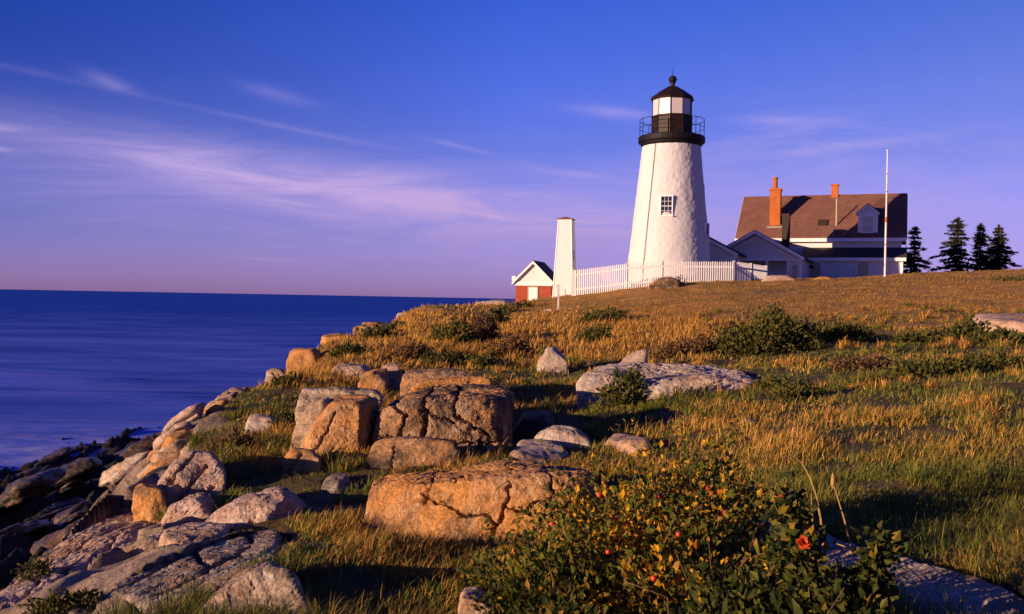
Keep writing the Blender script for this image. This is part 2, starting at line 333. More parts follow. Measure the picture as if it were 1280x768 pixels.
# ------------------------------------------------------------------ the land
SEA_Z = -8.0
def hz(px): return to_px(np.array([(px - 640) / F_PX * 1e4, 1e4, 0]))[1]
PIX = { 0: [(768, 5.0), (752, 5.8), (742, 6.4)],
  100: [(768, 4.6), (720, 6.0), (672, 8.5)],
  200: [(768, 4.3), (690, 6.0), (640, 7.8), (600, 9.7), (562, 14.5)],
  300: [(768, 4.2), (690, 5.7), (620, 8.0), (570, 10.5), (530, 13.5), (496, 18)],
  400: [(768, 4.2), (690, 5.6), (600, 8.6), (545, 12), (500, 16), (460, 22), (434, 29)],
  500: [(768, 4.1), (680, 5.8), (610, 8.0), (560, 10.5), (520, 13.5), (470, 20), (430, 29), (405, 38), (393, 46)],
  600: [(768, 4.0), (680, 5.7), (600, 8.0), (540, 11.5), (480, 18), (430, 29), (400, 42), (382, 54)],
  650: [(386, 50), (380, 58)],
  700: [(768, 3.9), (680, 5.5), (600, 8.0), (540, 11.5), (470, 20), (420, 31), (390, 43), (379, 50), (371, 58)],
  850: [(768, 3.7), (680, 5.2), (600, 7.5), (540, 10.5), (480, 16), (430, 25), (390, 37), (366, 47), (353, 52.5)],
  1000: [(768, 3.6), (680, 5.0), (600, 7.0), (540, 9.5), (480, 14.5), (430, 23), (390, 35), (360, 47), (348, 54)],
  1140: [(768, 3.5), (680, 4.8), (600, 6.6), (540, 9), (480, 13.5), (430, 21), (390, 33), (358, 48), (342, 58)],
  1280: [(768, 3.4), (680, 4.6), (600, 6.3), (540, 8.5), (480, 12.5), (430, 20), (390, 32), (355, 48), (337, 60)] }
EXTRA = { -300: [(3.6, -1.9), (5, -2.6), (7, -3.7), (12, -5.2), (25, -7.2), (40, -9.2), (70, -12)],
  0: [(3.6, -1.65), (9, -3.8), (14, -5.2), (20, -6.2), (32, -7.5), (42, -8.35), (50, -9.0), (70, -11), (95, -13)],
  100: [(12, -4.0), (20, -5.8), (26, -6.5), (36, -7.5), (46, -8.3), (55, -9.0), (70, -10), (95, -13)],
  200: [(20, -4.6), (30, -6.3), (42, -7.5), (51, -8.1), (60, -9.0), (75, -10.5), (95, -13)],
  300: [(24, -3.9), (33, -5.6), (48, -7.4), (62, -9.2), (95, -13)],
  400: [(36, -3.4), (45, -5.8), (60, -8.8), (95, -13)], 500: [(53, -3.0), (64, -6.5), (95, -13)], 600: [(62, -1.6), (72, -4.5), (95, -11)],
  650: [(66, -0.6), (75, -2.5)],
  700: [(66, 0.15), (72, -0.8), (95, -7), (120, -11)], 850: [(60, 1.1), (75, 0.5), (100, -1.5), (140, -5)], 1000: [(62, 1.25), (75, 1.1), (100, 0.2), (140, -3)],
  1140: [(66, 2.0), (85, 2.1), (110, 1.2), (140, -1)], 1280: [(68, 2.65), (85, 2.8), (110, 2.2), (140, 0)],
  1600: [(3.5, -1.05), (6, -1.05), (12, -0.85), (20, -0.6), (32, 0.0), (48, 1.3), (62, 2.8), (85, 3.0), (110, 2.5), (140, 1)] }
_pts = []
for px, lst in PIX.items(): _pts += [(px, d, P(px, py, d)[2]) for py, d in lst]
for px, lst in EXTRA.items(): _pts += [(px, d, z) for d, z in lst]
_A = np.array([((px - 640) / F_PX * 2.0, math.log(d), z / d * 10) for px, d, z in _pts])
def _U(r2): return np.where(r2 > 1e-12, 0.5 * r2 * np.log(np.maximum(r2, 1e-12)), 0.0)
_n = len(_A); _K = _U(((_A[:, None, :2] - _A[None, :, :2]) ** 2).sum(-1)) + np.eye(_n) * 2e-3
_Pm = np.c_[np.ones(_n), _A[:, :2]]; _M = np.zeros((_n + 3, _n + 3)); _M[:_n, :_n] = _K; _M[:_n, _n:] = _Pm; _M[_n:, :_n] = _Pm.T
_w = np.linalg.solve(_M, np.r_[_A[:, 2], 0, 0, 0])
def land_base(X, Y):
    X = np.asarray(X, float); Y = np.asarray(Y, float); d = np.clip(Y, 3.6, 150); u = np.clip(X / d, -1.1, 1.1)
    q = np.empty(len(d)); a = np.c_[u * 2.0, np.log(d)]
    for k in range(0, len(d), 20000):
        b = a[k:k + 20000]; r2 = ((b[:, None, :] - _A[None, :, :2]) ** 2).sum(-1)
        q[k:k + 20000] = _U(r2) @ _w[:_n] + _w[_n] + b @ _w[_n + 1:]
    return q / 10 * d
def rockiness(X, Y, z):             # 1 on the bare bluff and the shore ledges, 0 on the turf
    edge = np.interp(Y, [3.6, 5, 6, 8, 10, 14, 18, 25, 34, 46, 54, 62], [-1.75, -1.75, -2.0, -2.6, -3.25, -4.35, -5.0, -5.75, -6.3, -5.9, -2.9, -1.0])
    n = fbm(np.c_[X * 0.5, Y * 0.5, Y * 0], 3, 5) * 0.7
    return np.maximum(sstep(-0.25, 0.55, edge - X + n * .8), sstep(-2.6, -3.4, z))
def land(X, Y, detail=True):
    X = np.asarray(X, float); Y = np.asarray(Y, float); z = land_base(X, Y)
    rk = rockiness(X, Y, z)
    q = np.c_[X, Y, np.zeros(len(X))]
    fade = 1 / (1 + (Y / 55.0) ** 2)
    z = z + (1 - rk) * (fbm(q * 0.55, 3, 21) * 0.07 + fbm(q * 2.6, 3, 23) * 0.03) * (0.35 + 0.65 * fade)
    if detail:
        # ledges that dip towards the sea: beds run along the shore
        a = R(4); xx = X * math.cos(a) + Y * math.sin(a); yy = -X * math.sin(a) + Y * math.cos(a); wv = fbm(q * 0.25, 3, 33) * 0.8
        dep = sstep(-2.6, -4.2, z)
        amp = 0.10 + 0.34 * dep
        tt = xx * 0.85 + wv; bed = tt - np.floor(tt); t2 = xx * 2.3 + wv * 2 + 0.3; bed2 = t2 - np.floor(t2)          # saw-tooth beds
        j = (sstep(0.0, 0.85, bed) - 0.9 * sstep(0.85, 1.0, bed)) * 0.9 + (bed2 - sstep(0.8, 1.0, bed2)) * 0.35 + fbm(np.c_[xx * 0.9, yy * 0.22, q[:, 2]], 4, 37) * 0.8 + fbm(q * 1.7, 4, 41, 0.6) * 0.28
        br = np.floor(yy * 0.45 + fbm(np.c_[xx * .6, yy * 0.2, q[:, 2]], 2, 43) * 1.5); j = j + vnoise(np.c_[br * 3.7, np.floor(tt) * 2.1, br * 0], 45) * 0.30 * sstep(.7, 1, dep)
        z = z + rk * amp * j
    return z
def gz(x, y): return float(land(np.array([x]), np.array([y]))[0])
def GD(px, py, dmin=2.2, dmax=75):   # distance at which the turf is seen at pixel (px, py)
    d = np.exp(np.linspace(math.log(dmin), math.log(dmax), 500)); pts = np.array([P(px, py, k) for k in d])
    dz = pts[:, 2] - land_base(pts[:, 0], pts[:, 1]); i = np.argmax(dz < 0)
    return float(d[i]) if (dz < 0).any() else dmax
def inside_feet(X, Y, grow=1.0):
    bad = np.zeros(len(X), bool)
    for q in FOOT:
        q = q.mean(0) + (q - q.mean(0)) * grow
        lo, hi = q.min(0), q.max(0); idx = np.where((X > lo[0]) & (X < hi[0]) & (Y > lo[1]) & (Y < hi[1]))[0]
        if not len(idx): continue
        a = q; b = np.roll(q, -1, 0); ins = np.ones(len(idx), bool)
        for p0, p1 in zip(a, b): ins &= ((p1[0] - p0[0]) * (Y[idx] - p0[1]) - (p1[1] - p0[1]) * (X[idx] - p0[0])) > -1e-9
        bad[idx[ins]] = True
    return bad
def build_land():
    ys = [-7.0]
    while ys[-1] < 3.6: ys.append(ys[-1] + 0.07)
    while ys[-1] < 150: ys.append(ys[-1] * 1.0095)
    ys = np.array(ys); us = np.linspace(-1.15, 1.05, 470)
    Y, U = np.meshgrid(ys, us, indexing='ij'); X = U * np.maximum(Y, 3.6)
    z = land(X.ravel(), Y.ravel()); z = z - 0.16 * inside_feet(X.ravel(), Y.ravel()) * np.clip(Y.ravel() / 6, .5, 1.5); V = np.c_[X.ravel(), Y.ravel(), z]
    h, w = Y.shape; i = np.arange(h * w).reshape(h, w)
    q = np.stack([i[:-1, :-1], i[:-1, 1:], i[1:, 1:], i[1:, :-1]], -1).reshape(-1, 4)
    me = np_mesh('ground', V, [q], True)
    at = me.attributes.new('bare_rock', 'FLOAT', 'POINT'); at.data.foreach_set('value', rockiness(V[:, 0], V[:, 1], z).astype(np.float32))
    m, t = new_mat('ground_cover'); g = t.n('ShaderNodeNewGeometry'); pos = g.outputs['Position']
    sp = t.n('ShaderNodeSeparateXYZ', {0: pos})
    n1 = t.noise(pos, 0.5, 6, 0.6, 0.4); n2 = t.noise(pos, 6.0, 6, 0.7); n3 = t.noise(t.mapping(pos, sc=(1, 0.35, 1)), 0.9, 6, 0.65)
    turf = t.mix(t.ramp(n1, [(0.40, 0.0), (0.6, 1.0)]), (0.05, 0.055, 0.016), (0.13, 0.085, 0.028))
    turf = t.mix(t.ramp(n3, [(0.55, 0.0), (0.75, 0.7)]), turf, (0.19, 0.10, 0.035))
    turf = t.mix(1.0, turf, t.ramp(n2, [(0.25, 0.5), (0.75, 1.25)]), 'MULTIPLY')
    field = t.mix(t.ramp(n3, [(0.35, 0.0), (0.65, 1.0)]), (0.32, 0.18, 0.038), (0.58, 0.29, 0.06))
    field = t.mix(t.ramp(t.noise(t.mapping(pos, loc=(5, 5, 0), sc=(0.5, 1.3, 1)), 0.35, 7, 0.7, 0.6), [(0.48, 0.0), (0.66, 0.85)]), field, (0.15, 0.125, 0.035))
    field = t.mix(t.ramp(t.noise(t.mapping(pos, loc=(9, 2, 0), sc=(0.3, 1.2, 1)), 0.8, 6, 0.7), [(0.58, 0.0), (0.72, 0.7)]), field, (0.50, 0.20, 0.06))
    field = t.mix(1.0, field, t.ramp(n2, [(0.25, 0.55), (0.75, 1.25)]), 'MULTIPLY')
    turf = t.mix(t.ramp(t.m('DIVIDE', sp.outputs[1], 100.0), [(0.22, 0.0), (0.36, 1.0)]), turf, field)
    st = t.noise(t.mapping(pos, rot=(R(12), R(-30), R(22)), sc=(1.2, 0.25, 5.0)), 1.5, 8, 0.65, 0.5)
    rock = t.mix(t.ramp(st, [(0.36, 0.0), (0.62, 1.0)]), (0.13, 0.095, 0.06), (0.42, 0.31, 0.21))
    wet = t.mix(t.ramp(st, [(0.38, 0.0), (0.64, 1.0)]), (0.006, 0.006, 0.007), (0.045, 0.04, 0.037))
    wet = t.mix(t.ramp(t.noise(pos, 1.1, 6, 0.7), [(0.60, 0.0), (0.72, 0.8)]), wet, (0.12, 0.105, 0.09))
    hgt = t.m('ADD', sp.outputs[2], t.m('MULTIPLY', t.noise(pos, 0.4, 4), 2.0))
    rock = t.mix(t.ramp(t.m('MULTIPLY_ADD', hgt, 0.2, 1.0), [(0.30, 1.0), (0.62, 0.0)]), rock, wet)
    rock = t.mix(1.0, rock, t.ramp(t.noise(pos, 18, 6, 0.72), [(0.3, 0.6), (0.7, 1.2)]), 'MULTIPLY')
    a = t.n('ShaderNodeAttribute', attribute_name='bare_rock').outputs['Fac']
    c = t.mix(t.ramp(t.m('MULTIPLY_ADD', t.m('SUBTRACT', n2, 0.5), 0.8, a), [(0.35, 0.0), (0.6, 1.0)]), turf, rock)
    nb = bump(t, st, 0.8, 0.12); nb = bump(t, n2, 0.7, 0.06, nb); nb = bump(t, t.noise(pos, 30, 6, 0.75), 0.6, 0.02, nb)
    finish(t, c, 0.85, nb, 0.2)
    tag(link('ground', me, m), 'sloping headland of turf and bare rock falling to the sea', 'ground', kind='structure')

def build_sea():
    xs = np.r_[-30000, -6000, -1500, -400, np.linspace(-150, 150, 61), 400, 1500, 6000, 30000]; ys = np.r_[-3000, -400, np.linspace(-60, 250, 63), 400, 800, 2000, 6000, 15000, 40000]
    Y, X = np.meshgrid(ys, xs, indexing='ij'); V = np.c_[X.ravel(), Y.ravel(), np.full(X.size, SEA_Z)]
    h, w = X.shape; i = np.arange(h * w).reshape(h, w)
    q = np.stack([i[:-1, :-1], i[:-1, 1:], i[1:, 1:], i[1:, :-1]], -1).reshape(-1, 4)
    m, t = new_mat('sea_water'); pos = t.n('ShaderNodeNewGeometry').outputs['Position']; sp = t.n('ShaderNodeSeparateXYZ', {0: pos})
    swell = t.noise(t.mapping(pos, rot=(0, 0, R(-8)), sc=(0.018, 0.10, 1)), 1.0, 6, 0.55, 0.4)
    mist = t.noise(t.mapping(pos, rot=(0, 0, R(-6)), sc=(0.03, 0.06, 1)), 1.0, 5, 0.6, 0.8)
    near = t.ramp(t.m('DIVIDE', sp.outputs[1], 400.0, clamp=True), [(0.12, 1.0), (0.40, 0.6), (1.0, 0.12)])
    c = t.mix(t.ramp(mist, [(0.3, 0.0), (0.75, 1.0)]), (0.0, 0.045, 0.36), (0.004, 0.085, 0.52))
    c = t.mix(t.m('MULTIPLY', near, t.ramp(mist, [(0.30, 0.1), (0.65, 1.0)])), c, (0.15, 0.22, 0.80))
    line = t.ramp(t.noise(t.mapping(pos, rot=(0, 0, R(3)), sc=(0.012, 0.35, 1)), 1.0, 3, 0.5, 0.3), [(0.56, 0.0), (0.64, 0.55), (0.72, 0.0)])
    c = t.mix(t.m('MULTIPLY', line, near), c, (0.18, 0.20, 0.55))
    # white water washing over the ledges
    fx = t.m('ADD', t.m('MULTIPLY', t.noise(t.mapping(pos, sc=(0.25, 0.45, 1)), 1.0, 6, 0.6, 0.6), 14.0), t.m('MULTIPLY', t.m('SUBTRACT', sp.outputs[1], 57.0), -0.55))
    foam = t.m('MULTIPLY', t.ramp(t.m('DIVIDE', fx, 20.0), [(0.36, 0.0), (0.55, 0.8)]), t.ramp(t.noise(pos, 0.35, 5, 0.65), [(0.42, 0.0), (0.66, 1.0)]))
    c = t.mix(foam, c, (0.50, 0.47, 0.80))
    nb = bump(t, swell, 1.0, 0.5); nb = bump(t, t.noise(t.mapping(pos, sc=(0.12, 0.6, 1)), 1.0, 6, 0.6), 0.8, 0.12, nb)
    df = t.n('ShaderNodeBsdfDiffuse', {'Color': c, 'Normal': nb}); gl = t.n('ShaderNodeBsdfGlossy', {'Color': (0.55, 0.6, 0.9, 1), 'Roughness': 0.32, 'Normal': nb})
    mx = t.n('ShaderNodeMixShader', {0: 0.05, 1: df.outputs[0], 2: gl.outputs[0]}); o = t.n('ShaderNodeOutputMaterial'); t.nt.links.new(mx.outputs[0], o.inputs[0])
    tag(link('sea', np_mesh('sea', V, [q], True), m), 'calm deep blue sea reaching to the horizon', 'sea', kind='structure')
build_sea()

# ------------------------------------------------------------------ rocks
FOOT = []                            # plan outlines of what stands on the turf, so grass keeps out
def hull_of(pts):
    bm = bmesh.new(); vs = [bm.verts.new(p) for p in pts]; bmesh.ops.convex_hull(bm, input=vs); bm.normal_update()
    pl = []
    for f in bm.faces:
        n = np.array(f.normal); h = float(n @ np.array(f.verts[0].co))
        if f.calc_area() > 1e-7 and not any(n @ a > 0.985 and abs(h - b) < 0.05 for a, b in pl): pl.append((n, h))
    bm.free(); N = np.array([p[0] for p in pl]); H = np.array([p[1] for p in pl])
    c = np.mean(pts, 0)
    flip = (N @ c - H) > 0; N[flip] *= -1; H[flip] *= -1
    return N, H
def hull2d(p):
    p = sorted(map(tuple, p)); cr = lambda o, a, b: (a[0] - o[0]) * (b[1] - o[1]) - (a[1] - o[1]) * (b[0] - o[0]); out = []
    for seq in (p, p[::-1]):
        h = []
        for q in seq:
            while len(h) > 1 and cr(h[-2], h[-1], q) <= 0: h.pop()
            h.append(q)
        out += h[:-1]
    return np.array(out)
_ICO = {}
def ico(sub):
    if sub not in _ICO:
        bm = bmesh.new(); bmesh.ops.create_icosphere(bm, subdivisions=sub, radius=1.0); bm.verts.index_update()
        _ICO[sub] = (np.array([v.co[:] for v in bm.verts]), np.array([[v.index for v in f.verts] for f in bm.faces])); bm.free()
    return _ICO[sub]
def rock_mesh(name, pts, sub=5, p=30, amp=1.0, seed=0, cuts=5, strata=None, strata_amp=0.0, cracks=(), crack_w=0.0075, crack_d=0.045, plates=0.011, flat=False, grit=0.012):
    rg = np.random.default_rng(seed + 100); pts = np.asarray(pts, float); N, H = hull_of(pts)
    lo, hi = pts.min(0), pts.max(0); c = (lo + hi) / 2; size = hi - lo; rad = float(np.mean(size)) / 2
    h = H - N @ c; ok = h > 1e-4; N, h = N[ok], h[ok]
    for _ in range(cuts):            # knocked-off corners
        n = rg.normal(size=3); n[2] = abs(n[2]) * 0.8; n /= np.linalg.norm(n); s = ((pts - c) @ n).max()
        N = np.vstack([N, n]); h = np.append(h, s * rg.uniform(0.76, 0.92))
    D, F = ico(sub); D = D * (size / size.max()); D = D / np.linalg.norm(D, axis=1, keepdims=True)
    A = np.maximum(D @ N.T, 0) / h; Wt = A ** p; r = Wt.sum(1) ** (-1.0 / p)
    nr = (Wt / A.clip(1e-9)) @ (N / h[:, None]); nr /= np.linalg.norm(nr, axis=1, keepdims=True)
    V = c + D * r[:, None]
    k = 1 / max(rad, 0.05)
    disp = fbm(V * k * 1.0, 2, seed) * 0.030 * rad
    # split faces: broken plates of different heights, then grain
    wq = V * k * 1.5 + 0.35 * np.c_[fbm(V * k * 2, 2, seed + 1), fbm(V * k * 2, 2, seed + 2), fbm(V * k * 2, 2, seed + 3)]
    pl = fbm(wq, 2, seed + 21) * 3.2; st_ = np.floor(pl) + sstep(0.86, 1.0, pl - np.floor(pl)); disp += st_ * plates * rad
    disp += (np.abs(fbm(V * k * 2.6, 3, seed + 9, .45)) - .3) * 0.016 * rad + fbm(V * k * 7, 6, seed + 5, 0.70) * grit * rad
    V = V + nr * (disp * amp)[:, None]
    if strata is not None:
        ax = np.array(strata, float); ax /= np.linalg.norm(ax); s = V @ ax
        q = np.c_[V[:, 0] * 0.5, V[:, 1] * 0.5, s * 9 / max(1.0, rad * 2)]
        wv = fbm(np.c_[V[:, 0], V[:, 1], V[:, 2]] * 0.9 * k, 3, seed + 3) * 0.35
        for fq, am in ((2.1, 0.55), (5.7, 0.42), (15.0, 0.30)):
            tt = s * fq * k + fq * (.25 * wv + .07 * fbm(V * k * 1.8, 3, seed + 4)); fr = tt - np.floor(tt); saw = fr - sstep(0.82, 1.0, fr); hgt = vnoise(np.c_[np.floor(tt) * 5.3, V[:, 1] * k * .7, V[:, 0] * 0], seed + 8)
            V = V + nr * ((saw - .3) * (0.9 + hgt * .2) * strata_amp * rad * am * 1.1)[:, None]
    for line in cracks:              # an open joint that runs through the stone along a line
        ia = 1 if flat else 2
        wv = np.c_[V[:, 0], V[:, ia]] + 0.03 * rad * np.c_[fbm(V * k * 5, 5, seed + 51, .7), fbm(V * k * 5, 5, seed + 52, .7)]
        dist = np.full(len(V), 9.0)
        for a, b in zip(line[:-1], line[1:]):
            a2 = np.array([a[0], a[ia]]); b2 = np.array([b[0], b[ia]]); ab = b2 - a2; tt = np.clip(((wv - a2) @ ab) / (ab @ ab), 0, 1)
            dist = np.minimum(dist, np.linalg.norm(wv - a2 - tt[:, None] * ab, axis=1))
        V = V - nr * (crack_d * (np.exp(-(dist / crack_w) ** 2) + 0.10 * np.exp(-(dist / (crack_w * 3)) ** 2)))[:, None]
    me = np_mesh(name, V - c, [F], sub < 6)
    return me, c
def rock(label, pts, mat, name='boulder', cat='boulder', group=None, foot=True, **kw):
    me, c = rock_mesh(name, pts, **kw)
    if foot:
        q = hull2d(np.asarray(pts)[:, :2]); FOOT.append(q.mean(0) + (q - q.mean(0)) * 0.84)
    return tag(link(name, me, MATS[mat], None, c), label, cat, group)
def shape(front, d0, back, d1, lean=0.0, sink=0.3):
    """points of a stone: its front outline (pixels) at distance d0, its upper back edge at d1, and its buried foot"""
    yb = max(p[1] for p in front); pts = []
    df = d0 if callable(d0) else (lambda px: d0)
    for px, py in front:
        dd = df(px); dd = dd + lean * (yb - py) * dd / F_PX; pts.append(P(px, py, dd))
    d0 = df(sum(p[0] for p in front) / len(front))
    pts += [P(px, py, d1) for px, py in back]
    arr = np.array(pts); zl = arr[:, 2].min() - sink
    xs0 = [p[0] for p in pts[:len(front)]]; xs1 = [p[0] for p in pts[len(front):]]
    for x in (min(xs0) + 0.05, max(xs0) - 0.05): pts.append(np.array([x, d0 + 0.05, zl]))
    for x in (min(xs1), max(xs1)): pts.append(np.array([x, d1 + 0.05, zl]))
    return pts
def ledge(outline, lift=0.08, sink=0.3, dd=0.0):
    """a flat outcrop: outline pixels laid on the turf"""
    pts = []
    for px, py in outline:
        d = GD(px, py) + dd; q = P(px, py, d); pts.append(q + np.array([0, 0, 0.0])); pts.append(q + np.array([0, 0, -sink]))
    m = np.mean(pts[::2], 0); pts += [m + (np.array(q) - m) * 0.75 + np.array([0, 0, lift]) for q in pts[::2]]
    return pts
def crg(*pp): return [P(x, y, GD(x, y)) for x, y in pp]
def cr(d, *pp): return [P(x, y, d) for x, y in pp]

# the long gold boulder
rock('long low golden boulder with dark cracks, left of the rose bush', shape([(450, 614), (457, 603), (480, 600), (560, 608), (620, 598), (690, 590), (742, 596), (750, 612), (712, 680), (640, 684), (560, 668), (490, 650), (454, 632)], lambda px: 6.5 - .75 * min(1, max(0, (px - 450) / 190)),
     [(476, 591), (560, 596), (640, 588), (700, 584), (742, 589)], 7.15, 0.12), 'gold_granite', sub=8, p=24, amp=0.9, seed=3, cuts=5,
     cracks=[cr(6.0, (548, 596), (540, 606), (532, 618), (528, 630)), cr(6.0, (528, 624), (548, 632), (565, 636), (580, 646), (600, 640), (622, 650)), cr(6.0, (633, 622), (622, 648), (612, 668)),
             cr(6.0, (684, 586), (688, 600), (686, 618), (668, 622), (652, 632), (634, 622)), cr(6.0, (560, 600), (572, 606)), cr(6.0, (633, 622), (640, 600))])
# the split outcrop in the middle
rock('tall dark stained boulder split by a vertical crack, behind the golden boulder', shape([(455, 562), (458, 524), (464, 513), (486, 509), (520, 502), (560, 499), (600, 496), (636, 498), (650, 508), (646, 530), (622, 556), (560, 562)], 9.7,
     [(490, 499), (540, 481), (600, 476), (640, 478)], 11.3, 0.12), 'dark_granite', sub=8, p=18, amp=1.3, seed=11, cuts=8,
     cracks=[cr(9.8, (566, 480), (569, 500), (568, 516), (580, 526), (600, 538), (612, 545)), cr(9.8, (480, 500), (496, 512), (508, 520), (500, 545), (480, 552), (462, 560)), cr(9.8, (530, 490), (533, 510), (530, 545)),
             cr(9.8, (568, 526), (548, 522), (530, 512)), cr(9.8, (455, 556), (520, 549), (580, 552), (620, 556))], crack_w=0.014, crack_d=0.07)
rock('rounded low boulder tucked under the tall split boulder', shape([(450, 606), (458, 572), (478, 553), (500, 547), (545, 548), (570, 556), (576, 570), (560, 592), (510, 604)], 8.6, [(470, 552), (520, 545), (565, 550)], 9.5, 0.35), 'dark_granite', sub=6, seed=17, cuts=3,
     cracks=[cr(9.2, (500, 548), (498, 570), (505, 590))])
rock('gold angular boulder leaning at the left of the tall split boulder', shape([(366, 558), (378, 535), (398, 512), (412, 504), (450, 499), (462, 506), (458, 538), (436, 556), (418, 572), (388, 572)], 9.6, [(410, 499), (460, 492), (478, 496)], 10.6, 0.35), 'gold_granite', sub=7, p=44, seed=23, cuts=5,
     cracks=[cr(9.8, (398, 560), (410, 540), (420, 515)), cr(9.8, (420, 556), (412, 572))])
rock('thin upright slab pressed against the left side of the leaning gold boulder', shape([(360, 560), (368, 535), (384, 512), (400, 500), (412, 500), (398, 515), (378, 538), (368, 562)], 9.95, [(386, 505), (412, 496)], 10.5, 0.3), 'slab_granite', sub=5, p=44, seed=29, cuts=2)
rock('pale flat slab lying on top behind the leaning gold boulder', shape([(368, 518), (374, 494), (380, 487), (420, 489), (468, 489), (478, 496), (430, 503), (396, 512)], 10.9, [(382, 486), (440, 484), (476, 488)], 12.0, 0.2), 'slab_granite', sub=6, p=44, seed=31, cuts=3, strata=(0.1, -0.2, 1), strata_amp=0.05)
rock('small ochre topped stone lying on the pale flat slab', shape([(398, 494), (402, 488), (420, 486), (428, 490), (424, 496)], 11.4, [(404, 485), (424, 485)], 11.8), 'gold_granite', sub=4, seed=37)
rock('low split stone at the foot of the leaning gold boulder', shape([(350, 588), (354, 574), (370, 560), (390, 564), (404, 576), (396, 590), (372, 596)], 8.7, [(362, 558), (392, 562)], 9.5, 0.3), 'gold_granite', sub=5, p=44, seed=41, cracks=[cr(9.1, (385, 562), (374, 580), (372, 594))])
rock('flat grey stone half sunk in grass below the leaning gold boulder', ledge([(395, 622), (408, 606), (432, 604), (440, 612), (424, 624)], 0.12), 'slab_granite', sub=5, seed=43)
rock('brown topped slab with a dark hollow behind the tall split boulder', shape([(498, 484), (503, 468), (530, 463), (580, 463), (592, 470), (560, 480), (520, 486)], 14.4, [(508, 463), (560, 460), (588, 466)], 15.6, 0.2), 'dark_granite', sub=6, seed=47, p=44)
rock('low tan slab just behind the crest of the tall split boulder', shape([(510, 492), (524, 478), (560, 473), (604, 471), (618, 475), (600, 482), (550, 490)], 12.6, [(530, 473), (570, 470), (612, 472)], 13.6, 0.2), 'gold_granite', sub=6, seed=53, p=44, cracks=[cr(12.7, (515, 486), (560, 482))])
# bluff top towards the sea
for lab, fr, d0, bk, d1, mt, sd in (
  ('blocky tan ledge perched on the bluff edge above the sea', [(398, 436), (401, 421), (418, 419), (440, 419), (446, 430), (440, 437)], 31.5, [(404, 418), (438, 417)], 33, 'gold_granite', 61),
  ('brown domed boulder on the bluff edge, below the blocky tan ledge', [(356, 456), (360, 441), (372, 436), (394, 437), (402, 444), (398, 456)], 25.5, [(364, 436), (396, 436)], 27, 'gold_granite', 67),
  ('rough grey boulder on the bluff edge, below the brown domed boulder', [(330, 480), (333, 466), (346, 461), (358, 464), (360, 478)], 22.5, [(336, 461), (356, 462)], 23.5, 'slab_granite', 71),
  ('cracked tan slab in dry grass, left of two ochre stones', [(409, 474), (414, 458), (440, 456), (462, 459), (450, 468), (432, 478)], 18.6, [(416, 455), (460, 457)], 20, 'pink_granite', 73),
  ('ochre faced wedge stone in dry grass behind the pale flat slab', [(446, 484), (452, 470), (468, 462), (484, 464), (484, 480), (468, 486)], 16.6, [(456, 464), (486, 458)], 17.6, 'gold_granite', 79),
  ('pale pointed stone beside the ochre faced wedge stone', [(470, 470), (486, 456), (498, 454), (503, 472), (494, 482), (480, 482)], 17.4, [(480, 455), (500, 453)], 18.2, 'pink_granite', 83),
  ('white lichen stone on the ridge line where the sea meets the grass', [(494, 398), (497, 393), (508, 391), (514, 396), (512, 400)], 44.5, [(498, 391), (512, 391)], 45.5, 'pale_granite', 89),
  ('pale block on the ridge line, between the lichen stone and the flat white ledge', [(510, 394), (513, 388), (524, 386), (533, 390), (534, 396)], 46.5, [(514, 386), (530, 386)], 47.5, 'pale_granite', 97),
  ('long flat tan ledge along the ridge line above the sea', [(524, 391), (530, 385), (560, 383), (592, 382), (592, 388), (560, 390)], 49.5, [(530, 384), (590, 381)], 51, 'gold_granite', 101),
  ('flat white ledge on the ridge line, left of the red brick building', [(586, 386), (594, 379), (612, 376), (636, 377), (634, 382), (610, 386)], 52, [(596, 377), (634, 375)], 54, 'pale_granite', 103),
  ('dark topped stone on the bluff edge, above the blocky tan ledge', [(440, 418), (442, 410), (456, 407), (466, 411), (464, 419)], 35, [(444, 408), (462, 408)], 36, 'dark_granite', 107),
  ('thin tan stone capping the dark shrubs on the bluff edge', [(450, 410), (454, 404), (468, 403), (480, 405), (476, 411)], 38.5, [(454, 403), (478, 403)], 39.5, 'gold_granite', 109),
  ('pale wedge shaped boulder with a shaded right side, alone on the bluff grass', [(304, 540), (309, 526), (322, 519), (340, 522), (345, 530), (330, 540), (318, 551)], 12.0, [(316, 519), (342, 521)], 13.3, 'pale_granite', 113)):
    rock(lab, shape(fr, d0, bk, d1, 0.3, 0.5), mt, sub=5, seed=sd, p=34)
# left foreground slabs
rock('pink slab of stacked tilted beds on the bluff edge, behind the bluff grass', shape([(186, 622), (212, 588), (240, 566), (262, 566), (284, 592), (280, 606), (236, 622), (214, 648), (196, 644)], 7.7, [(232, 562), (262, 562), (286, 590)], 9.4, 1.0), 'pink_granite', name='rock_outcrop', cat='rock', sub=7, p=44, seed=127, cuts=8, plates=0.009, grit=0.009, crack_w=.012, cracks=[cr(8.3, (246, 566), (226, 592), (206, 625)), cr(8.3, (268, 580), (244, 608), (222, 640)), cr(8.3, (280, 600), (250, 618)), cr(8.3, (222, 590), (240, 600))])
rock('orange wedge stone standing at the left of the pink stacked slab', shape([(164, 640), (168, 612), (180, 606), (200, 612), (210, 640), (190, 650)], 7.6, [(172, 604), (204, 610)], 8.4, 0.5), 'gold_granite', name='rock_outcrop', cat='rock', sub=6, cuts=8, p=44, seed=131)
rock('weathered tan ledge below the pink stacked slab', shape([(200, 656), (214, 634), (240, 622), (262, 620), (270, 640), (244, 662)], 7.0, [(216, 630), (262, 617)], 8.1, 0.8), 'pink_granite', name='rock_outcrop', cat='rock', sub=6, cuts=8, p=34, seed=133, strata=(-0.5, -0.3, 0.8), strata_amp=0.05)
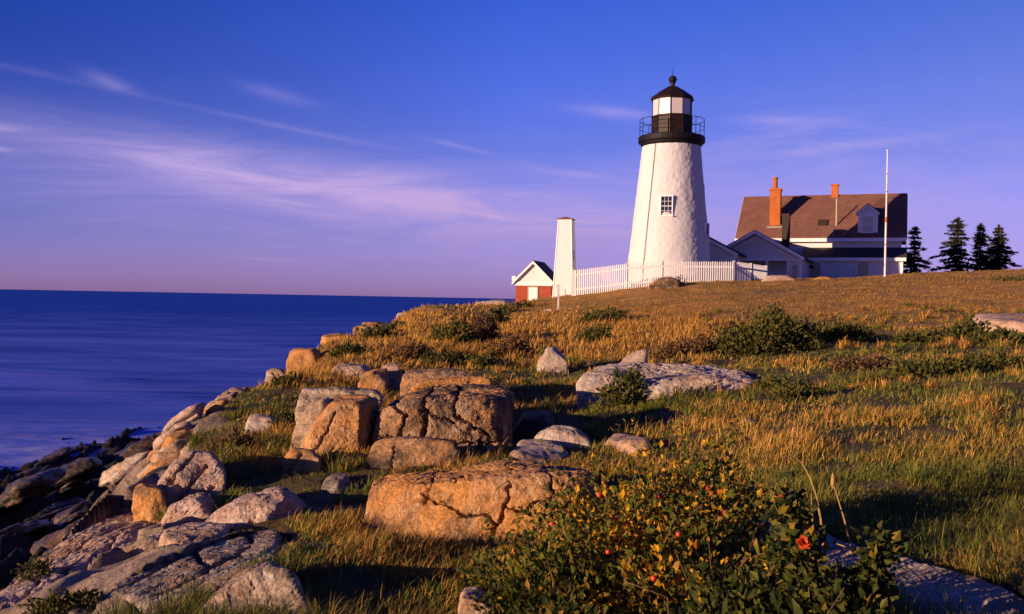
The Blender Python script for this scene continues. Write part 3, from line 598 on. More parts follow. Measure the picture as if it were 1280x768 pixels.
rock('smooth pinkish slab sloping left, above the broad blue grey slab', shape([(240, 668), (262, 650), (290, 634), (330, 618), (368, 613), (380, 618), (362, 640), (322, 664), (282, 672)], 6.35, [(290, 622), (340, 611), (378, 612)], 7.7, 1.0), 'pink_granite', name='rock_outcrop', cat='rock', sub=6, p=44, seed=137, plates=0.014, cracks=[cr(7.2, (290, 650), (320, 640), (350, 625))])
rock('long banded slab dipping to the sea in the lower left', [*[P(*q) for q in ((-70, 800, 5.0), (0, 742, 6.2), (60, 694, 7.2), (110, 662, 8.2), (160, 636, 9.0), (205, 640, 8.4), (214, 662, 7.6), (170, 690, 6.6), (110, 712, 5.9), (50, 740, 5.4), (0, 780, 4.8))],
     *[P(*q) - np.array([0.1, 0, 0.7]) for q in ((-70, 800, 5.2), (0, 742, 6.4), (160, 636, 9.0), (205, 640, 8.4), (110, 712, 5.9), (0, 780, 4.9))]], 'pink_granite', name='rock_outcrop', cat='rock', sub=8, p=44, seed=139, cuts=6, plates=0.006, grit=0.007, flat=True, crack_w=.014, crack_d=.06, strata=(0.75, -0.05, 0.66), strata_amp=0.016,
     cracks=[crg((5, 760), (60, 716), (118, 678), (165, 648)), crg((30, 775), (90, 730), (140, 700), (196, 668)), crg((-20, 752), (40, 712), (100, 676)), crg((60, 745), (84, 716)), crg((120, 700), (150, 668)), crg((10, 790), (70, 752), (110, 730))])
rock('outer grey slab along the seaward edge of the long banded slab', [*[P(*q) for q in ((-80, 790, 5.6), (0, 735, 6.7), (60, 688, 7.8), (120, 652, 8.9), (150, 640, 9.2), (120, 668, 8.5), (0, 752, 6.3))], *[P(*q) - np.array([0.2, 0, 0.8]) for q in ((-80, 790, 5.6), (0, 740, 6.7), (120, 656, 8.9), (0, 752, 6.3))]],
     'slab_granite', name='rock_outcrop', cat='rock', sub=6, p=44, seed=149, cuts=5, plates=0.006, grit=0.008, flat=True, crack_w=.012, cracks=[crg((0, 742), (60, 694), (120, 655))])
rock('blue shaded block at the upper end of the long banded slab', shape([(128, 640), (136, 628), (152, 621), (168, 624), (166, 642), (146, 646)], 8.9, [(140, 620), (168, 621)], 9.6, 0.4), 'pale_granite', name='rock_outcrop', cat='rock', sub=6, cuts=8, p=44, seed=151)
rock('pale low slab in the grass, right of the long banded slab', shape([(118, 712), (140, 696), (176, 676), (204, 668), (208, 680), (170, 704), (130, 726)], 6.2, [(150, 686), (204, 664)], 6.9, 0.5), 'slab_granite', name='rock_outcrop', cat='rock', sub=6, p=44, seed=153, strata=(-0.5, 0.1, 0.8), strata_amp=0.05)
rock('broad blue grey slab with a lit orange end in the lower left', [*[P(*q) for q in ((134, 742, 4.75), (142, 722, 4.95), (180, 716, 5.0), (240, 690, 5.5), (300, 668, 5.9), (348, 655, 6.2), (374, 662, 6.0), (356, 696, 5.15), (300, 726, 4.75), (240, 752, 4.45), (186, 772, 4.2), (150, 790, 4.2))],
     *[P(*q) - np.array([0, -.1, 0.45]) for q in ((134, 742, 4.75), (348, 655, 6.3), (374, 662, 6.0), (356, 696, 5.2), (186, 772, 4.3), (150, 780, 4.25))]], 'slab_granite', name='rock_outcrop', cat='rock', sub=7, p=44, seed=157, cuts=5, plates=0.005, grit=0.007, flat=True, crack_w=.014, crack_d=.06, strata=(0.8, -0.25, 0.55), strata_amp=0.010,
     cracks=[crg((150, 745), (220, 712), (290, 680), (340, 662)), crg((190, 752), (250, 728), (310, 700)), crg((236, 700), (262, 718)), crg((150, 730), (200, 712)), crg((296, 676), (318, 694))])
rock('ridged dark slab in shade at the bottom edge, below the broad blue grey slab', shape([(225, 790), (262, 752), (318, 714), (338, 706), (362, 716), (384, 752), (392, 800)], 4.15, [(300, 712), (336, 702), (372, 714)], 4.75, 0.55), 'slab_granite', name='rock_outcrop', cat='rock', sub=6, p=44, seed=163, cuts=2, strata=(0.8, -0.2, 0.55), strata_amp=0.035, plates=0.005)
rock('low tan shelf of rock between the long banded slab and the smooth pinkish slab', ledge([(190, 682), (240, 662), (296, 670), (300, 684), (236, 704), (196, 706)], 0.10), 'pink_granite', name='rock_outcrop', cat='rock', sub=6, seed=261, cuts=6, plates=.008)
rock('small grey stone at the bottom left corner beside dark leaves', shape([(70, 775), (78, 760), (98, 756), (122, 764), (126, 778)], 4.55, [(80, 755), (118, 758)], 4.9, 0.3), 'slab_granite', sub=5, seed=167)
rock('small pale block with a blue top at the bottom centre', shape([(566, 790), (576, 744), (604, 752), (636, 776), (640, 795)], 3.75, [(580, 734), (606, 732), (640, 762)], 4.1, 0.1), 'pink_granite', sub=6, p=30, seed=173, cuts=1)
# right of centre
rock('pale sharp boulder standing in tawny grass above the long pale ledge', shape([(667, 464), (672, 452), (684, 437), (698, 434), (708, 444), (711, 458), (692, 466)], 20.2, [(684, 434), (700, 433)], 21, 0.25), 'pale_granite', sub=5, p=44, seed=179)
rock('long pale whitish ledge lying in the grass at the middle of the slope', shape([(716, 482), (726, 474), (748, 470), (800, 474), (850, 476), (905, 476), (946, 481), (944, 488), (900, 492), (850, 497), (812, 490), (760, 490)], 14.2, [(746, 455), (780, 451), (850, 452), (915, 459), (940, 467)], 16.6, 0.9), 'pale_granite', name='rock_ledge', cat='rock ledge', sub=7, p=34, seed=181, cuts=4,
     cracks=[cr(15.2, (800, 462), (830, 464), (850, 462)), cr(15.2, (848, 497), (860, 480), (890, 470))])
rock('small cream stone touching the front of the long pale ledge', shape([(836, 500), (840, 492), (852, 489), (860, 494), (860, 502)], 14.4, [(842, 488), (858, 491)], 14.8), 'pale_granite', sub=4, seed=183)
rock('thin leaning stone behind the left end of the long pale ledge', shape([(772, 454), (784, 446), (802, 437), (810, 437), (806, 445), (790, 453)], 19.3, [(796, 438), (810, 436)], 19.8, 0.2), 'pale_granite', sub=4, seed=191)
rock('white mottled boulder in the grass right of the tall split boulder', shape([(658, 562), (664, 548), (682, 537), (702, 531), (720, 536), (736, 548), (742, 560), (700, 570)], 9.7, [(680, 535), (722, 535)], 10.6, 0.4), 'pale_granite', sub=6, p=34, seed=193)
rock('flat pinkish stone in front of the white mottled boulder', ledge([(628, 582), (645, 564), (690, 561), (718, 571), (700, 584), (660, 590)], 0.13), 'pink_granite', sub=5, seed=197)
rock('brown rock half hidden by dry grass, behind the white mottled boulder', shape([(636, 540), (648, 522), (676, 514), (694, 520), (696, 540)], 11.3, [(650, 516), (690, 515)], 12.6, 0.3), 'dark_granite', sub=5, seed=199)
rock('low buff stone flush with the grass, right of the white mottled boulder', ledge([(752, 560), (768, 553), (800, 556), (818, 563), (812, 571), (775, 568)], 0.12), 'pink_granite', sub=5, seed=211)
rock('lone small grey stone in the open grass of the slope', shape([(923, 534), (928, 525), (936, 522), (946, 528), (950, 537)], 10.4, [(930, 522), (944, 525)], 10.7), 'pale_granite', sub=4, seed=223)
rock('flat tan slab at the right edge behind low shrubs', ledge([(1206, 404), (1250, 403), (1310, 404), (1320, 420), (1270, 419), (1222, 413)], 0.3), 'pink_granite', name='rock_ledge', cat='rock ledge', sub=5, seed=227)
rock('long smooth blue shaded ledge at the lower right, below the dark grass', ledge([(890, 648), (925, 658), (1000, 682), (1100, 712), (1200, 742), (1300, 774), (1360, 806), (1340, 840), (1180, 830), (1090, 785), (1000, 728), (920, 685)], 0.10, 0.3), 'pale_granite', name='rock_ledge', cat='rock ledge', sub=7, p=44, seed=229, cuts=0, plates=0.004)
rock('small rock at the foot of the thin white post', shape([(676, 396), (680, 388), (690, 386), (694, 394)], 45, [(682, 386), (690, 386)], 45.6), 'pale_granite', sub=4, seed=233)
rock('low dark topped rock in front of the fence by the white tower', shape([(806, 358), (822, 349), (842, 347), (852, 354), (850, 360)], 49.6, [(826, 347), (846, 347)], 50.6), 'dark_granite', sub=4, seed=239)
rock('pinkish flat rock in the turf before the porch', shape([(950, 352), (960, 345), (986, 344), (1000, 349), (998, 354)], 51.5, [(964, 344), (990, 344)], 52.4), 'pink_granite', sub=4, seed=241)
rock('brownish turf rock in front of the boarded door', shape([(1012, 352), (1020, 346), (1036, 346), (1044, 352)], 52.5, [(1022, 346), (1036, 346)], 53), 'gold_granite', sub=4, seed=251)
ORD = ['first', 'second', 'third', 'fourth', 'fifth', 'sixth', 'seventh', 'eighth', 'ninth', 'tenth', 'eleventh', 'twelfth', 'thirteenth', 'fourteenth', 'fifteenth', 'sixteenth', 'seventeenth', 'eighteenth', 'nineteenth', 'twentieth']
ORD += ['twenty-' + o for o in ORD[:9]] + ['thirtieth'] + ['thirty-' + o for o in ORD[:9]] + ['fortieth'] + ['forty-' + o for o in ORD[:9]] + ['fiftieth']
# broken rock along the bluff edge, from the shore point up to the ridge
def lump(x, y, z, s, flat=0.7, seed=0, tilt=0.5, long=1.0):
    rg = np.random.default_rng(seed); q = rg.normal(size=(14, 3)); q /= np.linalg.norm(q, axis=1, keepdims=True); q *= np.array([s * rg.uniform(0.8, 1.4), s * rg.uniform(0.7, 1.2) * long, s * flat])
    a = rg.uniform(-0.5, 0.5); m = np.array([[math.cos(a), -math.sin(a), 0], [math.sin(a), math.cos(a), 0], [0, 0, 1]]); q = q @ m.T
    q[:, 2] += q[:, 0] * tilt
    return q + np.array([x, y, z])
rg = np.random.default_rng(5)
edge_line = [(176, 612, 11.5), (198, 585, 13), (222, 556, 14.5), (246, 534, 15.5), (268, 512, 17), (292, 494, 18.5), (312, 480, 20), (330, 470, 22), (352, 458, 24.5), (385, 438, 28), (425, 424, 32)]
k = 0; items = []
for (a, b) in zip(edge_line[:-1], edge_line[1:]):
    for _ in range({176: 8, 198: 8, 222: 8, 246: 8, 268: 6, 292: 4, 312: 3, 330: 2, 352: 2, 385: 1}[a[0]]):
        f = rg.uniform(0, 1); px = a[0] + (b[0] - a[0]) * f; py = a[1] + (b[1] - a[1]) * f; d = a[2] + (b[2] - a[2]) * f
        px += rg.normal(0, 9); items.append((px, py + rg.uniform(0, 16), d * rg.uniform(0.93, 1.03)))
items.sort(key=lambda q: -q[1])
for i, (px, py, d) in enumerate(items[:50]):
    q = P(px, py, d); s = rg.uniform(0.14, 0.38) * (0.75 + d / 60)
    rock(f'{ORD[i]} broken tan stone up the bluff edge, counted from the shore', lump(q[0], q[1], gz(q[0], q[1]) + s * 0.12, s, rg.uniform(0.45, 0.75), 300 + i), ('pink_granite', 'gold_granite', 'slab_granite')[i % 3], name='rubble_stone', cat='stone', group='broken stones along the bluff edge', sub=4, p=44, seed=300 + i, cuts=4)
# dark tide-washed rocks on the shore
shore = []
for _ in range(34):
    d = rg.uniform(18, 44); px = rg.uniform(-30, 40 + d * 4.0); X = (px - 640) / F_PX * d; shore.append((X, d))
shore.sort(key=lambda q: q[1])
for i, (x, y) in enumerate(shore):
    s = rg.uniform(0.35, 0.95) * (0.6 + y / 70)
    rock(f'{ORD[i]} dark wet rock across the shore, counted from the bluff out to the water', lump(x, y, gz(x, y) + s * 0.02, s, rg.uniform(0.25, 0.45), 400 + i, 0.5, 1.9), 'shore_rock', name='shore_rock', cat='rock', group='dark wet rocks along the shore', foot=False, sub=4, p=44, seed=400 + i, cuts=4, strata=(-0.5, 0.1, 0.85), strata_amp=0.09)
for i, (px, py, d, s, lab) in enumerate(((95, 590, 34, 1.1, 'large upright brown crag among the dark shore rocks'), (215, 552, 43, 1.9, 'long black ledge pointing into the sea, topmost on the shore'), (180, 578, 27, 1.0, 'sunlit tan outcrop on the shore below the bluff edge'), (40, 610, 30, 1.0, 'dark craggy hump on the shore, at the left below the brown crag'))):
    q = P(px, py, d)
    rock(lab, lump(q[0], q[1], q[2], s, 0.45, 480 + i, 0.4, 1.7), ('shore_rock', 'shore_rock', 'slab_granite', 'shore_rock')[i], name='shore_crag', cat='rock', foot=False, sub=5, p=44, seed=480 + i, cuts=4, strata=(-0.5, 0.1, 0.85), strata_amp=0.09)
build_land()

# ------------------------------------------------------------------ lighthouse
M = MATS
def lighthouse():
    ax = P(836.2, 338, 58); X0, Y0 = ax[0], ax[1]; B = 0.7
    zz = lambda z: z - B
    T = empty('lighthouse', (X0, Y0, B), 0, 'white tapering stone lighthouse with a black lantern on top', 'lighthouse')
    # tower of whitewashed rubble
    prof = [(2.66, 0.0), (2.55, zz(1.5)), (1.72, zz(9.42))]
    nz, na = 150, 200; V = []; 
    zs = np.linspace(-0.5, zz(9.42), nz); rs = np.interp(zs, [p[1] for p in prof], [p[0] for p in prof]); an = np.linspace(0, 2 * np.pi, na, endpoint=False)
    Z, A = np.meshgrid(zs, an, indexing='ij'); RR = np.repeat(rs[:, None], na, 1)
    q = np.c_[(RR * np.sin(A)).ravel(), (-RR * np.cos(A)).ravel(), Z.ravel()]
    win = (np.abs(A) < 0.0)
    dsp = fbm(q * 2.6, 4, 61, 0.6) * 0.013 + np.abs(fbm(q * 4.5, 3, 63)) * 0.014
    RR = RR.ravel() + dsp
    V = np.c_[RR * np.sin(A.ravel()), -RR * np.cos(A.ravel()), Z.ravel()]
    i = np.arange(nz * na).reshape(nz, na); j = np.roll(i, -1, 1)
    qd = np.stack([i[:-1], j[:-1], j[1:], i[1:]], -1).reshape(-1, 4)
    link('tower_wall', np_mesh('tower_wall', V, [qd], True), M['whitewashed_rubble'], T)
    r_at = lambda z: float(np.interp(zz(z), [p[1] for p in prof], [p[0] for p in prof]))
    # sash window facing the camera side
    def win_frame(ang, zc, w, h, nx, ny, deep):
        r = r_at(zc - h / 2) - .01; rot = Matrix.Rotation(ang, 4, 'Z')
        fr = MB(); y = -(r + 0.05); fw = 0.065
        fr.box(-w / 2 - fw, w / 2 + fw, y, y + 0.25, zz(zc) + h / 2, zz(zc) + h / 2 + fw); fr.box(-w / 2 - fw - .04, w / 2 + fw + .04, y - 0.06, y + 0.25, zz(zc) - h / 2 - fw, zz(zc) - h / 2)
        fr.box(-w / 2 - fw, -w / 2, y, y + 0.25, zz(zc) - h / 2, zz(zc) + h / 2); fr.box(w / 2, w / 2 + fw, y, y + 0.25, zz(zc) - h / 2, zz(zc) + h / 2)
        g = MB().box(-w / 2, w / 2, y + 0.06, y + 0.2, zz(zc) - h / 2, zz(zc) + h / 2)
        b = MB()
        for k in range(1, nx): x = -w / 2 + w * k / nx; b.box(x - 0.009, x + 0.009, y + 0.035, y + 0.058, zz(zc) - h / 2, zz(zc) + h / 2)
        for k in range(1, ny): z = zz(zc) - h / 2 + h * k / ny; t = 0.009 if k != ny // 2 else 0.018; b.box(-w / 2, w / 2, y + 0.03, y + 0.055, z - t, z + t)
        for mb in (fr, g, b): mb.v = [tuple(rot @ Vector(v)) for v in mb.v]
        f = fr.build('window', M['white_trim'], T); g.build('pane', M['dark_window_glass'], f); b.build('glazing_bar', M['white_trim'], f)
    d = Vector((X0, Y0)).normalized(); base = math.atan2(X0, Y0)       # view azimuth
    win_frame(-base - 0.10, 5.55, 0.62, 1.12, 3, 4, 0.1)
    win_frame(-base + 1.22, 4.15, 0.50, 0.95, 2, 3, 0.1)
    # lightning cable down the wall
    a1 = -base - math.asin(19.5 / 37.5); a2 = -base - math.asin(29.5 / 50)
    c1 = Vector(((r_at(9.3) + .06) * math.sin(a1), -(r_at(9.3) + .06) * math.cos(a1), zz(9.3))); c2 = Vector(((r_at(1.2) + .06) * math.sin(a2), -(r_at(1.2) + .06) * math.cos(a2), zz(1.2)))
    MB().bar(c1, c2, 0.017, 6).build('lightning_cable', M['black_iron'], T)
    # gallery deck on a bed moulding
    MB().lathe([(1.74, zz(9.30)), (1.84, zz(9.40)), (1.88, zz(9.52)), (1.97, zz(9.53)), (2.0, zz(9.60)), (2.0, zz(9.86)), (1.95, zz(9.90)), (0.5, zz(9.90))], 40).build('gallery', M['black_iron'], T, smooth=False)
    rl = MB()
    for z, r in ((10.90, 0.020), (10.42, 0.016)):
        pts = [(1.93 * math.sin(2 * math.pi * k / 48), -1.93 * math.cos(2 * math.pi * k / 48), zz(z)) for k in range(49)]
        rl.tube(pts, r, 5)
    rl.build('handrail', M['rusty_black_iron'], T)
    for k in range(10):
        a = 2 * math.pi * (k + 0.28) / 10 - base; MB().bar((1.93 * math.sin(a), -1.93 * math.cos(a), zz(9.90)), (1.93 * math.sin(a), -1.93 * math.cos(a), zz(10.92)), 0.020, 6).build('railing_post', M['black_iron'], T)
    n = 10; a0 = -base - 0.087; Rl = 1.22
    lw = MB().lathe([(Rl + .03, zz(9.9)), (Rl + .03, zz(9.98)), (Rl, zz(10.0)), (Rl, zz(11.02)), (Rl + .05, zz(11.04)), (Rl + .05, zz(11.12)), (Rl - .1, zz(11.12))], n, a0=a0)
    for k in range(n):
        a = a0 + 2 * math.pi * k / n; lw.bar(((Rl + .01) * math.sin(a), -(Rl + .01) * math.cos(a), zz(9.95)), ((Rl + .01) * math.sin(a), -(Rl + .01) * math.cos(a), zz(11.05)), 0.022, 6)
    lw.build('lantern_parapet', M['rusty_black_iron'], T)
    dz = MB(); am = a0 - math.pi / n                                     # hatch plate on one face of the parapet
    u = Vector((math.cos(am), math.sin(am), 0)); nn = Vector((math.sin(am), -math.cos(am), 0)); c = nn * (Rl * math.cos(math.pi / n) + 0.012)
    dz.prism([c - u * .28 + Vector((0, 0, zz(10.05))), c + u * .28 + Vector((0, 0, zz(10.05))), c + u * .28 + Vector((0, 0, zz(10.92))), c - u * .28 + Vector((0, 0, zz(10.92)))], nn * 0.025)
    dz.build('hatch_door', M['rusty_black_iron'], T)
    for k in range(n):                                                   # ten panes, each between two iron bars
        b0, b1 = a0 + 2 * math.pi * k / n, a0 + 2 * math.pi * (k + 1) / n; r = Rl - 0.05
        p0 = Vector((r * math.sin(b0), -r * math.cos(b0), 0)); p1 = Vector((r * math.sin(b1), -r * math.cos(b1), 0)); out = ((p0 + p1) / 2).normalized()
        q = [p0 + Vector((0, 0, zz(11.12))), p1 + Vector((0, 0, zz(11.12))), p1 + Vector((0, 0, zz(12.12))), p0 + Vector((0, 0, zz(12.12)))]
        MB().prism(q, -out * 0.02).build('lantern_pane', M['lantern_glass'], T)
    br = MB()
    for k in range(n): a = a0 + 2 * math.pi * k / n; br.bar((1.19 * math.sin(a), -1.19 * math.cos(a), zz(11.1)), (1.19 * math.sin(a), -1.19 * math.cos(a), zz(12.15)), 0.024, 6)
    br.tube([(1.19 * math.sin(a0 + 2 * math.pi * k / n), -1.19 * math.cos(a0 + 2 * math.pi * k / n), zz(11.13)) for k in range(n + 1)], .022, 5)
    br.build('lantern_frame', M['rusty_black_iron'], T)
    rf = MB().lathe([(1.2, zz(12.10)), (1.30, zz(12.10)), (1.33, zz(12.17)), (1.26, zz(12.27)), (0.72, zz(12.68)), (0.24, zz(12.95)), (0.13, zz(13.0)), (0.13, zz(13.12)), (0.17, zz(13.14)), (0.17, zz(13.18)), (0.05, zz(13.18))], n, a0=a0)
    for k in range(n): a = a0 + 2 * math.pi * k / n; rf.bar((1.27 * math.sin(a), -1.27 * math.cos(a), zz(12.27)), (0.24 * math.sin(a), -0.24 * math.cos(a), zz(12.96)), 0.018, 5)
    rf.build('lantern_roof', M['rusty_black_iron'], T)
    MB().lathe([(0.02 + 0.225 * math.sin(t), zz(13.38) - 0.225 * math.cos(t)) for t in np.linspace(0, math.pi, 12)], 20).build('ventilator_ball', M['black_iron'], T, smooth=True)
    MB().bar((0, 0, zz(13.58)), (0, 0, zz(14.2)), 0.02, 6, 0.008).build('lightning_rod', M['black_iron'], T)
lighthouse()

# ------------------------------------------------------------------ keeper's house
HB = 0.9; HA = -R(21.9)
def gable_roof(x0, x1, run, z_eave, z_ridge, th, ycut=None):
    """two slabs, ridge along x at y = 0"""
    m = MB(); nrm = Vector((0, -(z_ridge - z_eave), run)).normalized() * th
    m.prism([(x0, -run, z_eave), (x1, -run, z_eave), (x1, 0, z_ridge), (x0, 0, z_ridge)], (0, 0, th)); m.prism([(x0, 0, z_ridge), (x1, 0, z_ridge), (x1, run, z_eave), (x0, run, z_eave)], (0, 0, th)); return m
def sash(T, x, y, z0, z1, w, parent=None, glassmat='dark_window_glass', nx=2, ny=2, name='window', fn=None):
    """window in a wall facing local -y: frame, pane, bars"""
    fr = MB(); f = 0.08; ya, yb = y - 0.05, y + 0.06
    fr.box(x - w / 2 - f, x - w / 2, ya, yb, z0 - f, z1 + f); fr.box(x + w / 2, x + w / 2 + f, ya, yb, z0 - f, z1 + f); fr.box(x - w / 2, x + w / 2, ya, yb, z1, z1 + f); fr.box(x - w / 2 - .03, x + w / 2 + .03, ya - .04, yb, z0 - f, z0)
    for k in range(1, nx): xx = x - w / 2 + w * k / nx; fr.box(xx - .013, xx + .013, y - .03, y - .006, z0, z1)
    for k in range(1, ny): z = z0 + (z1 - z0) * k / ny; fr.box(x - w / 2, x + w / 2, y - .035, y - .004, z - .02, z + .02)
    o = fr.map(fn).build(name, M['white_trim'], parent or T); MB().box(x - w / 2, x + w / 2, y - 0.003, y + 0.05, z0, z1).map(fn).build('pane', M[glassmat], o); return o
HK, WK = 1.10, 1.05                # the house stands a little farther back than first measured
def house():
    T = empty('keepers_house', (16.26 * HK, 68 * HK, HB * HK), HA, "keeper's house with a long brown gable roof and low porch wing", 'house'); z = lambda a: a - HB
    big = lambda v: v * HK
    ro = Vector((16.26 * math.cos(HA) + 68 * math.sin(HA), -16.26 * math.sin(HA) + 68 * math.cos(HA), HB)); mid = lambda v: (v + ro) * WK - ro * HK
    L = 10.7; rz, ez = 7.38, 4.28
    w = MB().prism([(0.3, -3.15, -0.6), (0.3, 3.15, -0.6), (0.3, 3.15, z(4.42)), (0.3, 0, z(7.2)), (0.3, -3.15, z(4.42))], (L - 0.6, 0, 0)); w.map(big).build('wall', M['white_clapboard'], T)
    rf = gable_roof(0, L, 3.5, z(ez), z(rz), 0.13).map(big).build('roof', M['brown_shingles'], T)
    MB().box(0.02, L - 0.02, -3.56, -3.46, z(ez) - 0.20, z(ez) + 0.03).map(big).build('fascia', M['white_trim'], T)
    MB().box(0.1, L - 0.1, -3.46, -3.16, z(ez) - 0.20, z(ez) - 0.13).map(big).build('soffit', M['white_trim'], T)
    for x in (-0.03, L - 0.02):
        rk = MB()
        for s in (-1, 1): rk.prism([(x, s * 3.5, z(ez) - .1), (x, 0, z(rz) - .1), (x, 0, z(rz) + 0.04), (x, s * 3.5, z(ez) + .04)], (0.05, 0, 0))
        rk.map(big).build('rake_board', M['white_trim'], T)
    slope = lambda y: ez + (y + 3.5) * (rz - ez) / 3.5
    # chimneys
    c = MB().box(2.1, 2.8, -2.55, -1.9, z(5.0), z(7.62)).box(2.05, 2.85, -2.6, -1.85, z(7.62), z(7.76)).map(big).build('chimney', M['orange_brick'], T)
    MB().lathe([(0.17, z(7.76)), (0.15, z(8.45)), (0.19, z(8.45)), (0.19, z(8.53)), (0.12, z(8.53))], 14, (2.4, -2.22)).map(big).build('chimney_pot', M['orange_brick'], c)
    MB().box(1.98, 2.95, -2.72, -2.6, z(5.02), z(5.16)).map(big).build('flashing', M['lead_flashing'], c)
    c = MB().box(5.9, 6.34, -0.25, 0.25, z(6.9), z(8.12)).box(5.86, 6.38, -0.29, 0.29, z(8.12), z(8.22)).map(big).build('chimney', M['orange_brick'], T)
    MB().bar((6.4, -2.6, z(5.0)), (6.4, -2.6, z(6.95)), 0.045, 8).map(big).build('vent_pipe', M['beige_board'], T)
    y = -2.4; MB().prism([(5.22, y - .22, z(slope(y - .22)) + .14), (5.84, y - .22, z(slope(y - .22)) + .14), (5.84, y + .22, z(slope(y + .22)) + .14), (5.22, y + .22, z(slope(y + .22)) + .14)], (0, -.04, .06)).map(big).build('roof_hatch', M['dark_stack'], T)
    # dormer
    dx, hw, fy = 8.36, 0.60, -3.18
    d = MB().prism([(dx - hw, fy, z(4.5)), (dx + hw, fy, z(4.5)), (dx + hw, fy, z(5.98)), (dx, fy, z(6.46)), (dx - hw, fy, z(5.98))], (0, 1.9, 0)).map(big).build('dormer', M['white_clapboard'], T)
    dr = MB()
    for s in (-1, 1): dr.prism([(dx + s * (hw + .13), fy - .12, z(5.88)), (dx, fy - .12, z(6.50)), (dx, fy - .12, z(6.58)), (dx + s * (hw + .13), fy - .12, z(5.96))], (0, 2.6, 0))
    dr.map(big).build('dormer_roof', M['dark_shingles'], d)
    dt = MB()
    for s in (-1, 1): dt.prism([(dx + s * (hw + .12), fy - .145, z(5.80)), (dx, fy - .145, z(6.40)), (dx, fy - .145, z(6.51)), (dx + s * (hw + .12), fy - .145, z(5.91))], (0, .03, 0))
    dt.box(dx - hw, dx + hw, fy - .03, fy - .003, z(5.86), z(5.95))
    for s in (-1, 1): dt.box(dx + s * (hw - .06) - .06, dx + s * (hw - .06) + .06, fy - .03, fy - .003, z(4.5), z(5.86))
    dt.map(big).build('dormer_trim', M['white_trim'], d)
    sash(T, dx, fy, z(4.72), z(5.72), 0.62, d, 'curtained_glass', 1, 2, fn=big)
    # lean-to along the front
    MB().box(4.6, 10.45, -4.9, -3.2, -1.2, z(2.86)).map(big).build('lean_to_wall', M['white_clapboard'], T)
    MB().prism([(4.45, -5.12, z(2.90)), (10.72, -5.12, z(2.90)), (10.72, -3.17, z(3.62)), (4.45, -3.17, z(3.62))], (0, 0, 0.1)).map(big).build('lean_to_roof', M['dark_shingles'], T)
    MB().box(4.5, 10.68, -5.17, -5.08, z(2.76), z(2.97)).map(big).build('lean_to_fascia', M['white_trim'], T)
    MB().box(10.39, 10.51, -4.96, -4.88, -0.6, z(2.76)).map(big).build('corner_board', M['white_trim'], T)
    # boarded door with a lamp, and a boarded window
    dd = MB().box(4.98, 5.64, -4.96, -4.905, z(1.0), z(2.66)).map(big).build('boarded_door', M['beige_board'], T)
    fr = MB().box(4.88, 4.975, -4.98, -4.905, z(1.0), z(2.72)).box(5.645, 5.74, -4.98, -4.905, z(1.0), z(2.72)).box(4.88, 5.74, -4.98, -4.905, z(2.665), z(2.74)).map(big).build('door_frame', M['white_trim'], dd)
    MB().box(5.0, 5.62, -4.99, -4.965, z(1.80), z(1.86)).map(big).build('door_batten', M['beige_board'], dd)
    MB().tube([(4.80, -4.9, z(2.30)), (4.80, -5.15, z(2.48)), (4.95, -5.34, z(2.50)), (5.06, -5.36, z(2.42))], 0.03, 6).lathe([(0.02, z(2.50)), (0.10, z(2.44)), (0.26, z(2.30)), (0.24, z(2.29))], 14, (5.08, -5.36)).map(big).build('wall_lamp', M['black_iron'], T)
    MB().lathe([(0.02, z(2.2)), (.1, z(2.18)), (.12, z(1.9)), (.2, z(1.6)), (.02, z(1.58))], 12, (4.80, -5.0)).map(big).build('bell', M['black_iron'], T)
    bw = MB().box(7.88, 8.52, -4.95, -4.905, z(1.55), z(2.72)).map(big).build('boarded_window', M['beige_board'], T)
    MB().box(7.80, 7.875, -4.965, -4.905, z(1.5), z(2.76)).box(8.525, 8.60, -4.965, -4.905, z(1.5), z(2.76)).box(7.80, 8.60, -4.965, -4.905, z(2.725), z(2.80)).box(7.78, 8.62, -4.99, -4.905, z(1.44), z(1.545)).map(big).build('window_frame', M['white_trim'], bw)
    # gabled wing with a corner porch, ridge along y
    wx, hw = 2.02, 2.72; yF = -8.9; yP = -7.2
    az, sl = 4.40, 0.567
    g = MB().prism([(wx - hw, yF + .5, z(2.80)), (wx + hw, yF + .5, z(2.80)), (wx + hw, yF + .5, z(az - hw * sl)), (wx, yF + .5, z(az) - .05), (wx - hw, yF + .5, z(az - hw * sl))], (0, 0.14, 0))
    g.map(mid).build('gable_wall', M['white_clapboard'], T)
    ww = MB().box(wx - hw, 3.86, yP, 1.0, -0.6, z(2.9)); ww.map(mid).build('wing_wall', M['white_clapboard'], T)          # set back behind the porch
    MB().box(3.86, wx + hw, yF + .55, -0.2, -0.6, z(2.9)).map(mid).build('wing_wall', M['white_clapboard'], T)
    wr = MB()
    for s in (-1, 1): wr.prism([(wx, yF, z(az)), (wx + s * (hw + .22), yF, z(az - (hw + .22) * sl)), (wx + s * (hw + .22), 0.9, z(az - (hw + .22) * sl)), (wx, 0.9, z(az))], (0, 0, 0.11))
    wr.map(mid).build('wing_roof', M['dark_shingles'], T)
    rb = MB()
    for s in (-1, 1):
        rb.prism([(wx, yF - .05, z(az) - .13), (wx + s * (hw + .24), yF - .05, z(az - (hw + .24) * sl) - .13), (wx + s * (hw + .24), yF - .05, z(az - (hw + .24) * sl) + .08), (wx, yF - .05, z(az) + .08)], (0, 0.047, 0))
        rb.prism([(wx, yF + .38, z(az) - .42), (wx + s * hw, yF + .38, z(az - hw * sl) - .42), (wx + s * hw, yF + .38, z(az - hw * sl) - .22), (wx, yF + .38, z(az) - .22)], (0, 0.10, 0))
    rb.map(mid).build('rake_board', M['white_trim'], T)
